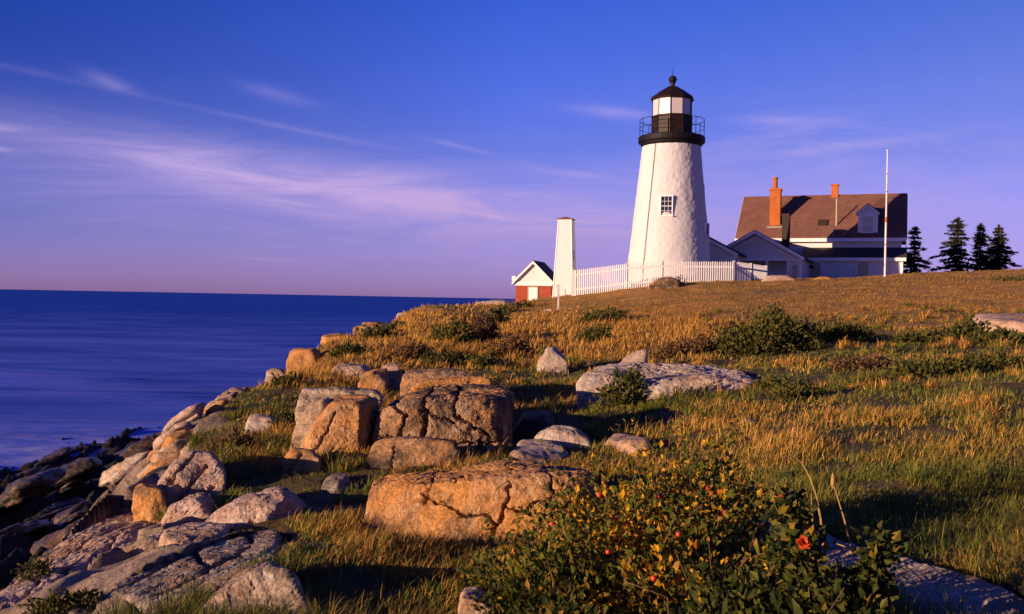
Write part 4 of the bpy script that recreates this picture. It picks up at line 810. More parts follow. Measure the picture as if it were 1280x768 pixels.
    MB().box(wx - hw, wx + hw, yF + .40, yF + .495, z(2.62), z(2.80)).map(mid).build('porch_beam', M['white_trim'], T)
    for x in (2.75, 4.02): MB().box(x - .06, x + .06, yF + .42, yF + .54, -0.6, z(2.62)).map(mid).build('porch_post', M['white_trim'], T)
    MB().box(wx - hw, 3.86, yF + .5, yP, z(0.75), z(0.85)).map(mid).build('porch_floor', M['grey_floor'], T)
    MB().box(1.7, 2.5, yP - .05, yP - .003, z(1.0), z(2.55)).map(mid).build('porch_door', M['beige_board'], T)
    MB().box(4.26, 4.50, yF + .50, yF + .548, z(1.45), z(2.35)).map(mid).build('side_window', M['dark_window_glass'], T)
    MB().box(wx + hw - .06, wx + hw + .05, yF + .50, yF + .62, -0.6, z(2.75)).map(mid).build('corner_board', M['white_trim'], T)
    MB().box(3.12, 3.60, -4.25, -3.77, z(3.2), z(5.80)).box(3.08, 3.64, -4.29, -3.73, z(5.74), z(5.88)).map(mid).build('stove_chimney', M['dark_stack'], T)
house()
def passage():
    p = P(870, 291, 60.6); B = 0.7; T = empty('entry_shed', (p[0], p[1], B), HA, 'white gabled entry shed joining the lighthouse to the porch wing', 'shed'); z = lambda a: a - B
    hw, az, sl = 2.45, 4.40, 0.53
    MB().prism([(-hw, 0, -.5), (hw, 0, -.5), (hw, 0, z(az - hw * sl) - .08), (0, 0, z(az) - .08), (-hw, 0, z(az - hw * sl) - .08)], (0, 3.2, 0)).build('wall', M['white_clapboard'], T)
    r = MB()
    for s in (-1, 1): r.prism([(0, -.22, z(az) - .02), (s * (hw + .2), -.22, z(az - (hw + .2) * sl) - .02), (s * (hw + .2), 3.3, z(az - (hw + .2) * sl) - .02), (0, 3.3, z(az) - .02)], (0, 0, .1))
    r.build('roof', M['dark_shingles'], T)
    b = MB()
    for s in (-1, 1): b.prism([(0, -.27, z(az) - .16), (s * (hw + .22), -.27, z(az - (hw + .22) * sl) - .16), (s * (hw + .22), -.27, z(az - (hw + .22) * sl) + .05), (0, -.27, z(az) + .05)], (0, .047, 0))
    b.build('rake_board', M['white_trim'], T)
    MB().box(hw - .1, hw + .03, -.03, .1, -.5, z(az - hw * sl) - .1).build('corner_board', M['white_trim'], T)
passage()

# ------------------------------------------------------------------ pyramidal bell tower
def bell_tower():
    p = P(706, 371, 58.5); B = p[2] - 0.3; T = empty('bell_tower', (p[0], p[1], B), -R(15), 'slender white pyramidal bell tower with a small cap', 'tower')
    h = 0.3 + 97 * 58.5 / 1200; a, b = 0.64, 0.41
    A = [(-a, -a, 0), (a, -a, 0), (a, a, 0), (-a, a, 0), (-b, -b, h), (b, -b, h), (b, b, h), (-b, b, h)]
    MB().add(A, [(3, 2, 1, 0), (4, 5, 6, 7), (0, 1, 5, 4), (1, 2, 6, 5), (2, 3, 7, 6), (3, 0, 4, 7)]).build('tower_wall', M['white_clapboard'], T)
    c = b + .07
    MB().add([(-c, -c, h), (c, -c, h), (c, c, h), (-c, c, h), (0, 0, h + .13), (-c, -c, h - .05), (c, -c, h - .05), (c, c, h - .05), (-c, c, h - .05)], [(0, 1, 4), (1, 2, 4), (2, 3, 4), (3, 0, 4), (5, 6, 1, 0), (6, 7, 2, 1), (7, 8, 3, 2), (8, 5, 0, 3), (8, 7, 6, 5)]).build('cap_roof', M['brown_shingles'], T)
    k = lambda z: a + (b - a) * z / h
    e = MB()
    for sx, sy in ((-1, -1), (1, -1), (1, 1), (-1, 1)): e.bar((sx * (a - .02), sy * (a - .02), 0), (sx * (b - .02), sy * (b - .02), h - .06), 0.05, 6)
    e.build('corner_board', M['white_trim'], T)
    z0, z1 = h * .50, h * .62
    MB().add([(k(z0) + .02, -.14, z0), (k(z0) + .02, .14, z0), (k(z1) + .02, .14, z1), (k(z1) + .02, -.14, z1), (k(z0) - .05, -.14, z0), (k(z0) - .05, .14, z0), (k(z1) - .05, .14, z1), (k(z1) - .05, -.14, z1)], [(0, 1, 2, 3), (7, 6, 5, 4), (0, 4, 5, 1), (1, 5, 6, 2), (2, 6, 7, 3), (3, 7, 4, 0)]).build('louvre_opening', M['dark_window_glass'], T)
bell_tower()
# ------------------------------------------------------------------ red brick building with white gable
def brick_house():
    p = P(666.5, 371, 66); B = p[2] - 0.7; T = empty('brick_building', (p[0], p[1], B), -R(15), 'small red brick building with a white gable and white door', 'building')
    z = lambda py: (hz(666) - py) * 66 / 1200 - B
    hw, D = 1.27, 3.0; zb, ze, za = z(357), z(352), z(327)
    MB().box(-hw, hw, 0, D, -0.6, zb).build('brick_wall', M['red_brick'], T)
    MB().prism([(-hw - .02, -.02, zb), (hw + .02, -.02, zb), (hw + .02, -.02, ze), (0, -.02, za - .07), (-hw - .02, -.02, ze)], (0, D + .04, 0)).build('gable', M['white_clapboard'], T)
    MB().box(-hw - .06, hw + .06, -.07, -.023, zb - .02, zb + .24).build('frieze_board', M['white_trim'], T)
    r = MB(); sl = (za - ze) / (hw + .12)
    for s in (-1, 1): r.prism([(0, -.2, za - .02), (s * (hw + .2), -.2, za - .02 - (hw + .2) * sl), (s * (hw + .2), D + .2, za - .02 - (hw + .2) * sl), (0, D + .2, za - .02)], (0, 0, .09))
    r.build('roof', M['dark_shingles'], T)
    b = MB()
    for s in (-1, 1): b.prism([(0, -.25, za - .16), (s * (hw + .21), -.25, za - .16 - (hw + .21) * sl), (s * (hw + .21), -.25, za + .03 - (hw + .21) * sl), (0, -.25, za + .03)], (0, .047, 0))
    b.build('rake_board', M['white_trim'], T)
    d = MB().box(-.30, .27, -.05, -.004, -0.4, z(359.5)).build('door', M['white_trim'], T)
    MB().box(-.38, -.305, -.06, -.004, -0.4, z(358.6)).box(.275, .35, -.06, -.004, -0.4, z(358.6)).box(-.38, .35, -.06, -.004, z(359.4), z(358.6)).build('door_frame', M['beige_board'], d)
    br = MB().box(-hw - .30, -hw - .03, .1, .5, z(351.5), z(345.5)).build('bracket_box', M['white_trim'], T)
    MB().lathe([(.05, z(355)), (.14, z(354.5)), (.12, z(353)), (.03, z(352))], 12, (-hw - .2, .25)).build('bell', M['lead_flashing'], T)
brick_house()

# ------------------------------------------------------------------ picket fence
def fence():
    A0 = P(716, 338, 54.6); corner = P(917.5, 327, 52.4); E = P(958, 333, 56.5)
    pts = [A0, P(785, 329, 53.4), P(829, 326.3, 52.9), corner, P(939, 330, 54.4), E]
    o = P(829, 350, 52.9); T = empty('picket_fence', (o[0], o[1], o[2]), 0, 'white picket fence running from the bell tower round the lighthouse foot', 'fence')
    off = Vector((o[0], o[1], o[2]))
    H = 1.42
    for k, (a, b) in enumerate(zip(pts[:-1], pts[1:])):
        a = Vector(a) - off; b = Vector(b) - off; hor = Vector((b.x - a.x, b.y - a.y, 0)); L = hor.length; u = hor / L; nrm = Vector((u.y, -u.x, 0))
        if nrm.y > 0: nrm = -nrm
        n = max(2, int(L / 0.118)); m = MB(); r = random.Random(k)
        for i in range(n):
            f = (i + .5) / n; c = a + (b - a) * f; w = 0.033; top = c.z + r.uniform(-.015, .015); tl = r.uniform(-.006, .006)
            base = Vector((c.x, c.y, 0)); z0 = top - H - 0.25
            q = [base - u * w + Vector((0, 0, z0)), base + u * w + Vector((0, 0, z0)), base + u * (w + tl) + Vector((0, 0, top - .06)), base + u * tl + Vector((0, 0, top)), base - u * (w - tl) + Vector((0, 0, top - .06))]
            m.prism(q, nrm * .02)
        m.build('picket_panel', M['white_fence_paint'], T)
        for dz in (0.30, 1.12):
            rl = MB().prism([a + Vector((0, 0, -dz - .045)) - nrm * .003, b + Vector((0, 0, -dz - .045)) - nrm * .003, b + Vector((0, 0, -dz + .045)) - nrm * .003, a + Vector((0, 0, -dz + .045)) - nrm * .003], -nrm * .05)
            rl.build('rail', M['white_fence_paint'], T)
    for p in pts:
        q = Vector(p) - off; MB().box(q.x - .055, q.x + .055, q.y + .03, q.y + .14, q.z - H - .4, q.z + .04).build('fence_post', M['white_fence_paint'], T)
    # the boarded end against the bell tower
    a = Vector(pts[0]) - off; MB().box(a.x - .02, a.x + .34, a.y - .05, a.y - .025, a.z - H - .2, a.z + .02).build('end_board', M['white_fence_paint'], T)
fence()
# ------------------------------------------------------------------ flagpole, post and stick
def flagpole():
    p = P(1106, 347, 55); h = (347 - 190) * 55 / 1200; T = empty('flagpole', (p[0], p[1], p[2] - .3), 0, 'tall thin white flagpole in front of the brown roof', 'flagpole')
    MB().bar((0, 0, 0), (0, 0, h * .5), .062, 10, .052).build('lower_pole', M['white_pole'], T); MB().bar((0, 0, h * .5), (0, 0, h + .3), .05, 10, .032).build('upper_pole', M['white_pole'], T)
    MB().lathe([(.066, h * .48), (.066, h * .52)], 10).build('joint_collar', M['orange_brick'], T); MB().lathe([(.01, h + .3), (.06, h + .33), (.06, h + .38), (.01, h + .42)], 10).build('finial', M['white_pole'], T)
    for k, f in enumerate((.30, .72, .86)): MB().lathe([(.062, h * f), (.062, h * f + .05)], 8).build('pole_reflection', M['orange_brick'], T)  # orange rings, like the collar's orange, imitate light reflected on the white pole
    MB().box(-.075, -.05, -.02, .02, .9, 1.1).build('cleat', M['black_iron'], T)
flagpole()
def post():
    p = P(697.5, 391, 45.5); h = 33 * 45.5 / 1200; T = empty('marker_post', (p[0], p[1], p[2] - .2), 0, 'thin white post with a small top plate, before the bell tower', 'post')
    MB().box(-.045, .045, -.045, .045, 0, h + .2).build('shaft', M['weathered_post'], T); MB().box(-.10, .10, -.06, .06, h + .203, h + .26).build('top_plate', M['weathered_post'], T)
    p = P(706, 373, 57); tag(MB().bar((0, 0, -.2), (.02, 0, .55), .02, 6).build('stake', M['twig'], None, p), 'thin dark stake standing against the foot of the bell tower', 'stake')
post()

# ------------------------------------------------------------------ spruces
def spruce(px, ytop, ybase, wpx, d, seed, label):
    r = np.random.default_rng(seed); top = P(px, ytop, d); H = (ybase - ytop) * d / 1200; base = np.array([top[0], top[1], top[2] - H]); Wd = wpx * d / 1200 / 2 * 1.36
    T = empty('spruce_tree', base, 0, label, 'tree', 'spruces on the right behind the rise')
    MB().bar((0, 0, -.9), (0, 0, H * .55), .10, 8, .06).bar((0, 0, H * .55), (0, 0, H), .06, 6, .01).build('trunk', M['bark'], T)
    V = []; F = []
    lv = 0.03
    while lv < 1.0:
        rad = Wd * ((1 - lv) ** 0.75) * r.uniform(0.55, 1.15) + 0.10
        if lv < 0.08: rad *= 0.9
        nb = int(r.integers(6, 10)); a0 = r.uniform(0, 6.3)
        for k in range(nb):
            if r.random() < .16 and lv < .85: continue
            a = a0 + 6.283 * k / nb + r.normal(0, .2); rl = rad * r.uniform(.35, 1.2); rise = 0.10 if lv > .6 else -0.05
            rl *= 1 + .35 * math.sin(a * 2 + seed) * math.sin(lv * 9 + seed * 2); rl *= 1 - .30 * math.sin(a + .4 * seed); rl *= r.choice([.55, 1, 1, 1.15]); m = max(10, int(rl * 62))
            for j in range(m):
                f = (j + r.uniform(0, 1)) / m; s = rl * f; drop = -0.22 * s * f + rise * s + 0.20 * s * max(0, f - .6)
                side = r.normal(0, 0.10 + 0.13 * rl * (1 - abs(f - .55)))
                c = np.array([math.sin(a) * s + math.cos(a) * side, math.cos(a) * s - math.sin(a) * side, lv * H + drop + r.normal(0, .06)])
                l = r.uniform(.20, .40) * (1.1 - .4 * lv); aa = a + r.normal(0, .8); dv = np.array([math.sin(aa), math.cos(aa), r.uniform(-.45, .35)]) * l; sv = np.array([math.cos(aa), -math.sin(aa), r.normal(0, .6)]) * l * .36
                b = len(V); V += [c - dv * .3 - sv * .4, c + sv * .6 + dv * .2, c + dv, c - sv * .6 + dv * .2]; F.append((b, b + 1, b + 2, b + 3))
        lv += r.uniform(.045, .095) * (1.15 - .35 * lv)
    for _ in range(60):
        z = H * r.uniform(.9, 1.02); a = r.uniform(0, 6.3); c = np.array([math.sin(a) * .05, math.cos(a) * .05, z]); b = len(V); V += [c, c + [.05, 0, .02], c + [math.sin(a) * .1, math.cos(a) * .1, .12], c + [-.03, .02, .05]]; F.append((b, b + 1, b + 2, b + 3))
    link('crown', np_mesh('crown', np.array(V), [np.array(F)]), M['spruce_needles'], T)
spruce(1144, 285, 343, 38, 80, 1, 'lone dark spruce just right of the house')
spruce(1197.5, 274, 340, 42, 84, 2, 'tallest dark spruce, leftmost of the three standing together')
spruce(1226, 281, 339, 34, 86, 3, 'thin see-through spruce in the middle of the three standing together')
spruce(1248.5, 283, 339, 37, 83, 4, 'dense dark spruce, rightmost of the three standing together')

# ------------------------------------------------------------------ shrubs
def leaf_quads(C, D, Sz, rg, wide=0.55, fold=0.25):
    """folded leaves: centres C, outward directions D, sizes Sz"""
    n = len(C); D = D + rg.normal(0, .75, (n, 3)); D /= np.linalg.norm(D, axis=1, keepdims=True)
    Uv = np.cross(D, rg.normal(size=(n, 3))); Uv /= np.linalg.norm(Uv, axis=1, keepdims=True); Nn = np.cross(D, Uv); s = Sz[:, None]
    a = C; b = C + D * s * .45 + Uv * s * wide * .5 + Nn * s * fold * .4; c = C + D * s; d = C + D * s * .45 - Uv * s * wide * .5 + Nn * s * fold * .4; e = C + D * s * .5 - Nn * s * .04
    V = np.stack([a, b, c, d, e], 1).reshape(-1, 3); k = np.arange(n)[:, None] * 5
    return V, np.concatenate([k + [0, 1, 4], k + [1, 2, 4], k + [2, 3, 4], k + [3, 0, 4]])
def cloud(blobs, n, rg, shell=0.55, hole=-0.30):
    """points in the outer layer of several lumpy ellipsoids (centre, radii)"""
    vol = np.array([b[1][0] * b[1][1] + b[1][0] * b[1][2] for b in blobs]); vol = vol / vol.sum(); C = []; D = []
    for (c, r), f in zip(blobs, vol):
        m = int(n * f); v = rg.normal(size=(m, 3)); v /= np.linalg.norm(v, axis=1, keepdims=True); v[:, 2] = np.abs(v[:, 2]) * 1.0 - 0.25 * (rg.random(m) < .35)
        rr = 1 - shell * rg.random(m) ** 1.6; q = v * np.array(r); lum = 1 + 0.34 * fbm((np.array(c) + q) * 2.6 / max(r), 3, 5) + .14 * fbm((np.array(c) + q) * 9 / max(r), 2, 6)
        keep = fbm((np.array(c) + q * rr[:, None]) * 5.0 / max(r), 2, 8) > hole
        C.append((np.array(c) + q * (rr * lum)[:, None])[keep]); dd = v + np.array([0, 0, .35]); D.append(dd[keep])
    return np.concatenate(C), np.concatenate(D)
def shrub(label, blobs, n, size, mat, seed, name='shrub', cat='shrub', group=None, stems=7):
    rg = np.random.default_rng(seed); c0 = np.array(blobs[0][0]); base = np.array([c0[0], c0[1], gz(c0[0], c0[1])])
    T = empty(name, base, 0, label, cat, group); bl = [(np.array(c) - base, r) for c, r in blobs]
    C, D = cloud(bl, n, rg); V, F = leaf_quads(C, D, size * rg.uniform(.6, 1.25, len(C)), rg)
    link('foliage', np_mesh('foliage', V, [F]), M[mat], T)
    st = MB()
    for k in range(stems):
        c, r = bl[k % len(bl)]; a = rg.uniform(0, 6.3); f = np.array([c[0] + math.cos(a) * r[0] * .25, c[1] + math.sin(a) * r[1] * .25, -.1]); t = np.array(c) + np.array([math.cos(a) * r[0] * .7, math.sin(a) * r[1] * .7, r[2] * rg.uniform(.4, .95)])
        m = (f + t) / 2 + rg.normal(0, .08, 3) * r[2]; st.tube([f, m, t], 0.012 * max(1, base[1] / 12), 5, .004 * max(1, base[1] / 12))
    st.build('stems', M['twig'], T) if False else None
    FOOT_S.append((c0[0], c0[1], max(r[0] for c, r in blobs) * .6))
    return T
FOOT_S = []
def blob(px, py, wpx, hpx, d=None, deep=0.8):
    """ellipsoid whose foot is seen at (px, py), w by h pixels"""
    d = GD(px, py) if d is None else d; q = P(px, py, d); rx = wpx * d / 2400; rz_ = hpx * d / 1200
    return (np.array([q[0], q[1] + rx * deep * .5, q[2]]), (rx, rx * deep, rz_))
SH = [ # label, blobs in pixels (x, foot y, width, height), leaves, leaf size, material
 ('broad dark green shrub on the slope, casting a long shadow', [(962, 442, 110, 52), (925, 442, 60, 34), (1000, 436, 60, 30), (968, 410, 44, 26)], 7000, .11, 'shrub_leaves'),
 ('low rounded dark shrub just right of the broad green shrub', [(1050, 428, 62, 26), (1080, 426, 34, 15)], 2600, .10, 'shrub_leaves'),
 ('low spreading shrub in front of the flat tan slab at right', [(1215, 428, 60, 26), (1260, 432, 70, 18), (1160, 428, 70, 10)], 3600, .11, 'shrub_leaves'),
 ('dark green shrub on the bluff edge under the thin tan stone', [(470, 424, 50, 18), (492, 414, 36, 10)], 1800, .12, 'shrub_leaves'),
 ('green shrub beneath the blocky tan ledge on the bluff edge', [(434, 446, 40, 16)], 1100, .10, 'shrub_leaves'),
 ('large dark shrub among golden grass on the left slope', [(572, 432, 46, 34), (556, 428, 40, 20)], 2600, .13, 'shrub_leaves'),
 ('grey brown shrub right of the large dark shrub', [(602, 428, 44, 36)], 1800, .12, 'russet_shrub_leaves'),
 ('dark shrub at the top of the golden slope, below the brick building', [(618, 408, 40, 22)], 1500, .14, 'shrub_leaves'),
 ('low green shrub at the foot of the golden slope', [(560, 460, 60, 20), (600, 462, 50, 16)], 2400, .10, 'shrub_leaves'),
 ('russet shrub at the foot of the golden slope, left of the low green one', [(515, 452, 50, 22)], 1400, .10, 'russet_shrub_leaves'),
 ('olive shrub between golden grass and the pale sharp boulder', [(640, 446, 56, 24)], 1700, .10, 'russet_shrub_leaves'),
 ('dark green shrub on the ridge between fence and golden grass', [(762, 402, 56, 16), (740, 406, 40, 12)], 1900, .13, 'shrub_leaves'),
 ('small green shrub left of the pale sharp boulder, up the slope', [(745, 428, 40, 20)], 1200, .11, 'shrub_leaves'),
 ('olive shrub behind the right half of the long pale ledge', [(872, 446, 70, 24), (840, 450, 50, 16)], 2400, .10, 'russet_shrub_leaves'),
 ('dark shrub beside the brick building foot', [(652, 386, 36, 10), (632, 390, 30, 8)], 1100, .12, 'shrub_leaves'),
 ('small dark bush at the fence foot beside the dark topped rock', [(845, 357, 26, 9)], 500, .12, 'shrub_leaves'),
 ('dark green clump left of the pale flat slab, on the bluff', [(362, 486, 40, 16)], 1300, .07, 'shrub_leaves'),
 ('dark shrub clump in the hollow beside the alone pale wedge boulder', [(352, 545, 40, 32), (346, 572, 56, 22)], 2600, .05, 'shrub_leaves'),
 ('russet clump of dead stalks below the pale wedge boulder', [(292, 572, 60, 30)], 1800, .05, 'russet_shrub_leaves'),
 ('green bush tight against the front of the long pale ledge', [(778, 512, 60, 46), (792, 500, 30, 44)], 2600, .075, 'shrub_leaves'),
 ('wide low green shrub at the right, below the flat tan slab', [(1180, 470, 120, 20), (1250, 462, 90, 18)], 2600, .08, 'shrub_leaves'),
 ('small dark green shrub in the turf right of the long pale ledge', [(1000, 500, 60, 22), (970, 488, 50, 14)], 1700, .07, 'shrub_leaves'),
 ('russet shrub in the turf, between the wide low green shrub and the broad green shrub', [(1090, 462, 90, 14)], 1300, .08, 'russet_shrub_leaves'),
 ('low dark green shrub at the far right of the slope, near the spruces', [(1265, 352, 50, 6)], 500, .14, 'shrub_leaves'),
 ('low dark leafed plant at the lower left between the tilted slabs', [(64, 775, 70, 30), (100, 762, 46, 20)], 1300, .030, 'shrub_leaves'),
 ('small dark plant in a crevice of the long banded slab', [(40, 728, 46, 30)], 700, .03, 'shrub_leaves'),
]
for k, (lab, bl, n, sz, mt) in enumerate(SH): shrub(lab, [blob(*b) for b in bl], n, sz, mt, 700 + k)

# ------------------------------------------------------------------ rose bushes
def rose_bush(label, blobs, n, mat, hips, seed, size=.036, canes=22, sprigs=(), flowers=(), shoots=0):
    rg = np.random.default_rng(seed); c0 = np.array(blobs[0][0]); base = np.array([c0[0], c0[1], gz(c0[0], c0[1])])
    T = empty('rose_bush', base, 0, label, 'rose bush'); bl = [(np.array(c) - base, r) for c, r in blobs]
    sprigs = list(sprigs); 
    for k in range(shoots):
        c, r = bl[int(rg.integers(len(bl)))]; a = rg.uniform(0, 6.3); f = c + base + np.array([math.cos(a) * r[0] * .5, math.sin(a) * r[1] * .5, r[2] * .6]); up = np.array([math.cos(a) * r[0] * .55, math.sin(a) * r[1] * .4 - .03, r[2] * rg.uniform(.45, .85)])
        sprigs.append(([f, f + up * .55 + rg.normal(0, .02, 3), f + up], int(rg.integers(10, 26))))
    C, D = cloud(bl, n, rg, .85); keep = C[:, 2] > -0.12; C, D = C[keep], D[keep]
    for pts, m in sprigs:            # leafy shoots that stand out of the bush
        P0 = np.array(pts) - base; seg = np.linspace(0, 1, m); idx = seg * (len(P0) - 1); i = np.minimum(idx.astype(int), len(P0) - 2); f = (idx - i)[:, None]
        q = P0[i] * (1 - f) + P0[i + 1] * f + rg.normal(0, .016, (m, 3)); C = np.r_[C, q]; D = np.r_[D, rg.normal(size=(m, 3)) + [0, 0, .3]]
    # each point becomes a spray of three leaflets
    C3 = np.repeat(C, 3, 0) + rg.normal(0, size * .55, (len(C) * 3, 3)); D3 = np.repeat(D, 3, 0)
    V, F = leaf_quads(C3, D3, size * rg.uniform(.55, 1.2, len(C3)), rg, .68, .3)
    link('foliage', np_mesh('foliage', V, [F]), M[mat], T)
    for k in range(canes):
        c, r = bl[k % len(bl)]; a = rg.uniform(0, 6.3); f = np.array([c[0] + math.cos(a) * r[0] * .2, c[1] + math.sin(a) * r[1] * .2, -.12]); t = c + np.array([math.cos(a) * r[0] * 1.0, math.sin(a) * r[1] * .9, r[2] * rg.uniform(.55, 1.1)])
        MB().tube([f, f * .6 + t * .4 + rg.normal(0, .07, 3), f * .25 + t * .75 + rg.normal(0, .05, 3), t], .0032, 5, .0012).build('cane', M['twig'], T)
    for pts, m in sprigs: MB().tube([np.array(p) - base for p in pts], .004, 5, .0018).build('cane', M['twig'], T)
    for (px, py, d, s) in hips:
        q = P(px, py, d) - base; pr = [(.1 * s, -s), (.72 * s, -.72 * s), (s, -.1 * s), (.82 * s, .5 * s), (.35 * s, .82 * s), (.12 * s, .9 * s)]
        h = MB().lathe(pr, 12).build('rose_hip', M['rose_hip_skin'], T, q, True); h.rotation_euler = (rg.uniform(-.5, .5), rg.uniform(-.5, .5), 0)
        cx = MB()
        for k in range(5):
            a = 6.283 * k / 5; cx.tube([(0, 0, .85 * s), (.3 * s * math.cos(a), .3 * s * math.sin(a), 1.15 * s), (.7 * s * math.cos(a), .7 * s * math.sin(a), 1.5 * s)], .11 * s, 4, .02 * s)
        cx.build('calyx', M['twig'], h)
    for (px, py, d, s) in flowers:   # a ragged late bloom
        q = P(px, py, d) - base; m = MB()
        for ring, (nn, rr, up) in enumerate(((5, 1.0, .15), (5, .72, .45), (4, .4, .75))):
            for k in range(nn):
                a = 6.283 * (k + ring * .5) / nn + rg.normal(0, .15); u = np.array([math.cos(a), math.sin(a), 0]); w = np.array([-math.sin(a), math.cos(a), 0]); z = np.array([0, 0, 1.])
                p0 = u * .1 * s; p1 = u * s * rr * .6 + w * s * .42 + z * s * up * .6; p2 = u * s * rr + w * s * .15 + z * s * up * 1.1; p3 = u * s * rr - w * s * .2 + z * s * up * .95; p4 = u * s * rr * .6 - w * s * .42 + z * s * up * .6; pc = u * s * rr * .6 + z * s * up * .25
                m.add([p0, p1, p2, p3, p4, pc], [(0, 1, 5), (1, 2, 5), (2, 3, 5), (3, 4, 5), (4, 0, 5)])
        f = m.build('rose_flower', M['rose_petal'], T, q, True); f.rotation_euler = (R(55), R(-20), R(10))
    for c, r in blobs: FOOT_S.append((c[0], c[1], max(r[0], r[1]) * .75))
    return T
def bb(px, py_top, d, rx, ry, zfoot=-1.32):
    """blob of a bush: its top seen at (px, py_top), standing on the turf"""
    q = P(px, py_top, d); g = gz(q[0], d); return (np.array([q[0], d, g + .02]), (rx, ry, max(.1, q[2] - g)))
rose_bush('big yellowing rose bush with red hips at the bottom, right of the golden boulder',
  [bb(800, 592, 4.6, .42, .45), bb(865, 574, 4.8, .30, .42), bb(735, 618, 4.4, .28, .35), bb(910, 598, 4.9, .16, .35), bb(690, 672, 4.1, .28, .3), bb(790, 650, 3.9, .36, .35), bb(880, 640, 4.2, .26, .4), bb(740, 700, 3.6, .34, .3), bb(845, 700, 3.5, .34, .3)], 10500, 'rose_leaves',
  [(749, 619, 4.15, .012), (826, 620, 4.2, .014), (817, 723, 3.25, .011), (712, 628, 4.15, .010), (885, 610, 4.5, .011), (770, 648, 3.85, .011), (848, 668, 3.6, .010), (690, 655, 4.0, .010), (905, 640, 4.05, .011), (760, 690, 3.45, .010)], 801, canes=44, shoots=34)
rose_bush('dark green rose bush at the bottom with a bright orange bloom',
  [bb(960, 716, 2.9, .20, .25), bb(1030, 722, 2.75, .16, .22), bb(1085, 730, 2.7, .09, .16), bb(905, 722, 3.0, .18, .25), bb(990, 700, 3.0, .10, .14)], 3300, 'rose_dark_leaves', [(978, 622, 2.72, .011)], 802, size=.038, canes=14,
  sprigs=[([P(1000, 740, 2.75), P(1000, 690, 2.72), P(990, 650, 2.70), P(980, 622, 2.72)], 95), ([P(1085, 750, 2.75), P(1092, 710, 2.7), P(1105, 672, 2.7)], 90), ([P(1060, 750, 2.8), P(1078, 725, 2.75), P(1100, 690, 2.72)], 50), ([P(960, 720, 2.8), P(985, 680, 2.75)], 30), ([P(1020, 745, 2.7), P(1010, 690, 2.7), P(1004, 640, 2.72)], 50)],
  flowers=[(1004, 679, 2.62, .021)])
rose_bush('low leafy rose thicket at the bottom centre, around the small pale block', [bb(665, 712, 3.7, .22, .25), bb(640, 690, 4.3, .2, .3), bb(700, 740, 3.2, .2, .2), bb(610, 706, 4.6, .14, .2)], 2400, 'rose_dark_leaves', [], 803, size=.034, canes=10)
def low_blob(x, y, h, rx, ry): g = gz(x, y); return (np.array([x, y, g + .02]), (rx, ry, h))
rose_bush('unseen rose thicket added just below the bottom of the view to shade the lower right', [low_blob(.05, 2.0, .52, .42, .38), low_blob(.55, 2.15, .48, .36, .35), low_blob(-.35, 1.75, .5, .3, .35)], 2600, 'rose_dark_leaves', [], 811, canes=8)  # added below the frame so that its shadow darkens the lower right
rose_bush('tall unseen rose thicket added left of the camera to shade the lower right', [low_blob(-1.35, 1.0, .85, .5, .5), low_blob(-1.9, .4, 1.25, .6, .5), low_blob(-2.8, .7, 1.2, .5, .5), low_blob(-.8, .7, .75, .4, .4)], 3600, 'rose_dark_leaves', [], 812, canes=8)  # added out of view, tall enough to throw shade to the lower right
rose_bush('unseen rose thicket added on the bluff top left of the camera to shade the foreground', [low_blob(-2.55, 2.75, .55, .38, .3), low_blob(-2.3, 2.05, 1.2, .5, .45)], 2200, 'rose_dark_leaves', [], 813, canes=8)  # added out of view as a shade caster for the foreground
def stalk(label, pts, r=.0035, head=False):
    b = np.array(pts[0]); T = MB().tube([np.array(p) - b for p in pts], r, 5, r * .45)
    if head: q = np.array(pts[-1]) - b; T.lathe([(.001, q[2] - .02), (.007, q[2] - .005), (.006, q[2] + .012), (.001, q[2] + .03)], 8, (q[0], q[1]))
    return tag(T.build('dry_stalk', M['straw'], None, b), label, 'stalk', 'tall dry stalks by the shaded ledge')
stalk('tall dry stalk bent over to the left, above the orange bloom', [P(1029, 682, 3.0), P(1026, 650, 3.0), P(1021, 622, 3.0), P(1012, 596, 3.0), P(1002, 578, 2.99), P(990, 570, 2.98), P(978, 571, 2.97)])
stalk('straight dry stalk with a seed head leaning left', [P(1066, 690, 2.9), P(1054, 645, 2.92), P(1041, 603, 2.95)], .003, True)
stalk('short upright dry stalk between the two taller stalks', [P(1017, 668, 3.0), P(1015, 640, 3.0), P(1014, 617, 3.0)], .0028)
stalk('short broken dry stalk lying on the blue shaded ledge', [P(1072, 690, 3.05), P(1058, 684, 3.05), P(1046, 680, 3.07)], .0035)
# ------------------------------------------------------------------ grasses (beyond counting)
def blades(X, Y, Hh, Wd, lean, rg, wind=(0.5, 0.15)):
    n = len(X); z = land(X, Y) - 0.01; a = rg.uniform(0, 2 * np.pi, n); ln = np.abs(rg.normal(0, 1, n)) * lean
    dx = np.cos(a) * ln + wind[0] * lean * .6; dy = np.sin(a) * ln + wind[1] * lean * .6
    f = rg.uniform(0, 2 * np.pi, n); ux, uy = np.cos(f), np.sin(f)
    B = np.c_[X, Y, z]; w = np.c_[ux * Wd, uy * Wd, np.zeros(n)] * .5
    hk = Hh / np.sqrt(1 + dx ** 2 + dy ** 2)
    mid = B + np.c_[dx * hk * .32, dy * hk * .32, hk * .58]; tip = B + np.c_[dx * hk, dy * hk, hk * (1 - .18 * np.minimum(1.5, ln))]
    V = np.stack([B - w, B + w, mid + w * .75, mid - w * .75, tip], 1).reshape(-1, 3); k = np.arange(n)[:, None] * 5
    return V, k + [0, 1, 2, 3], k + [3, 2, 4]
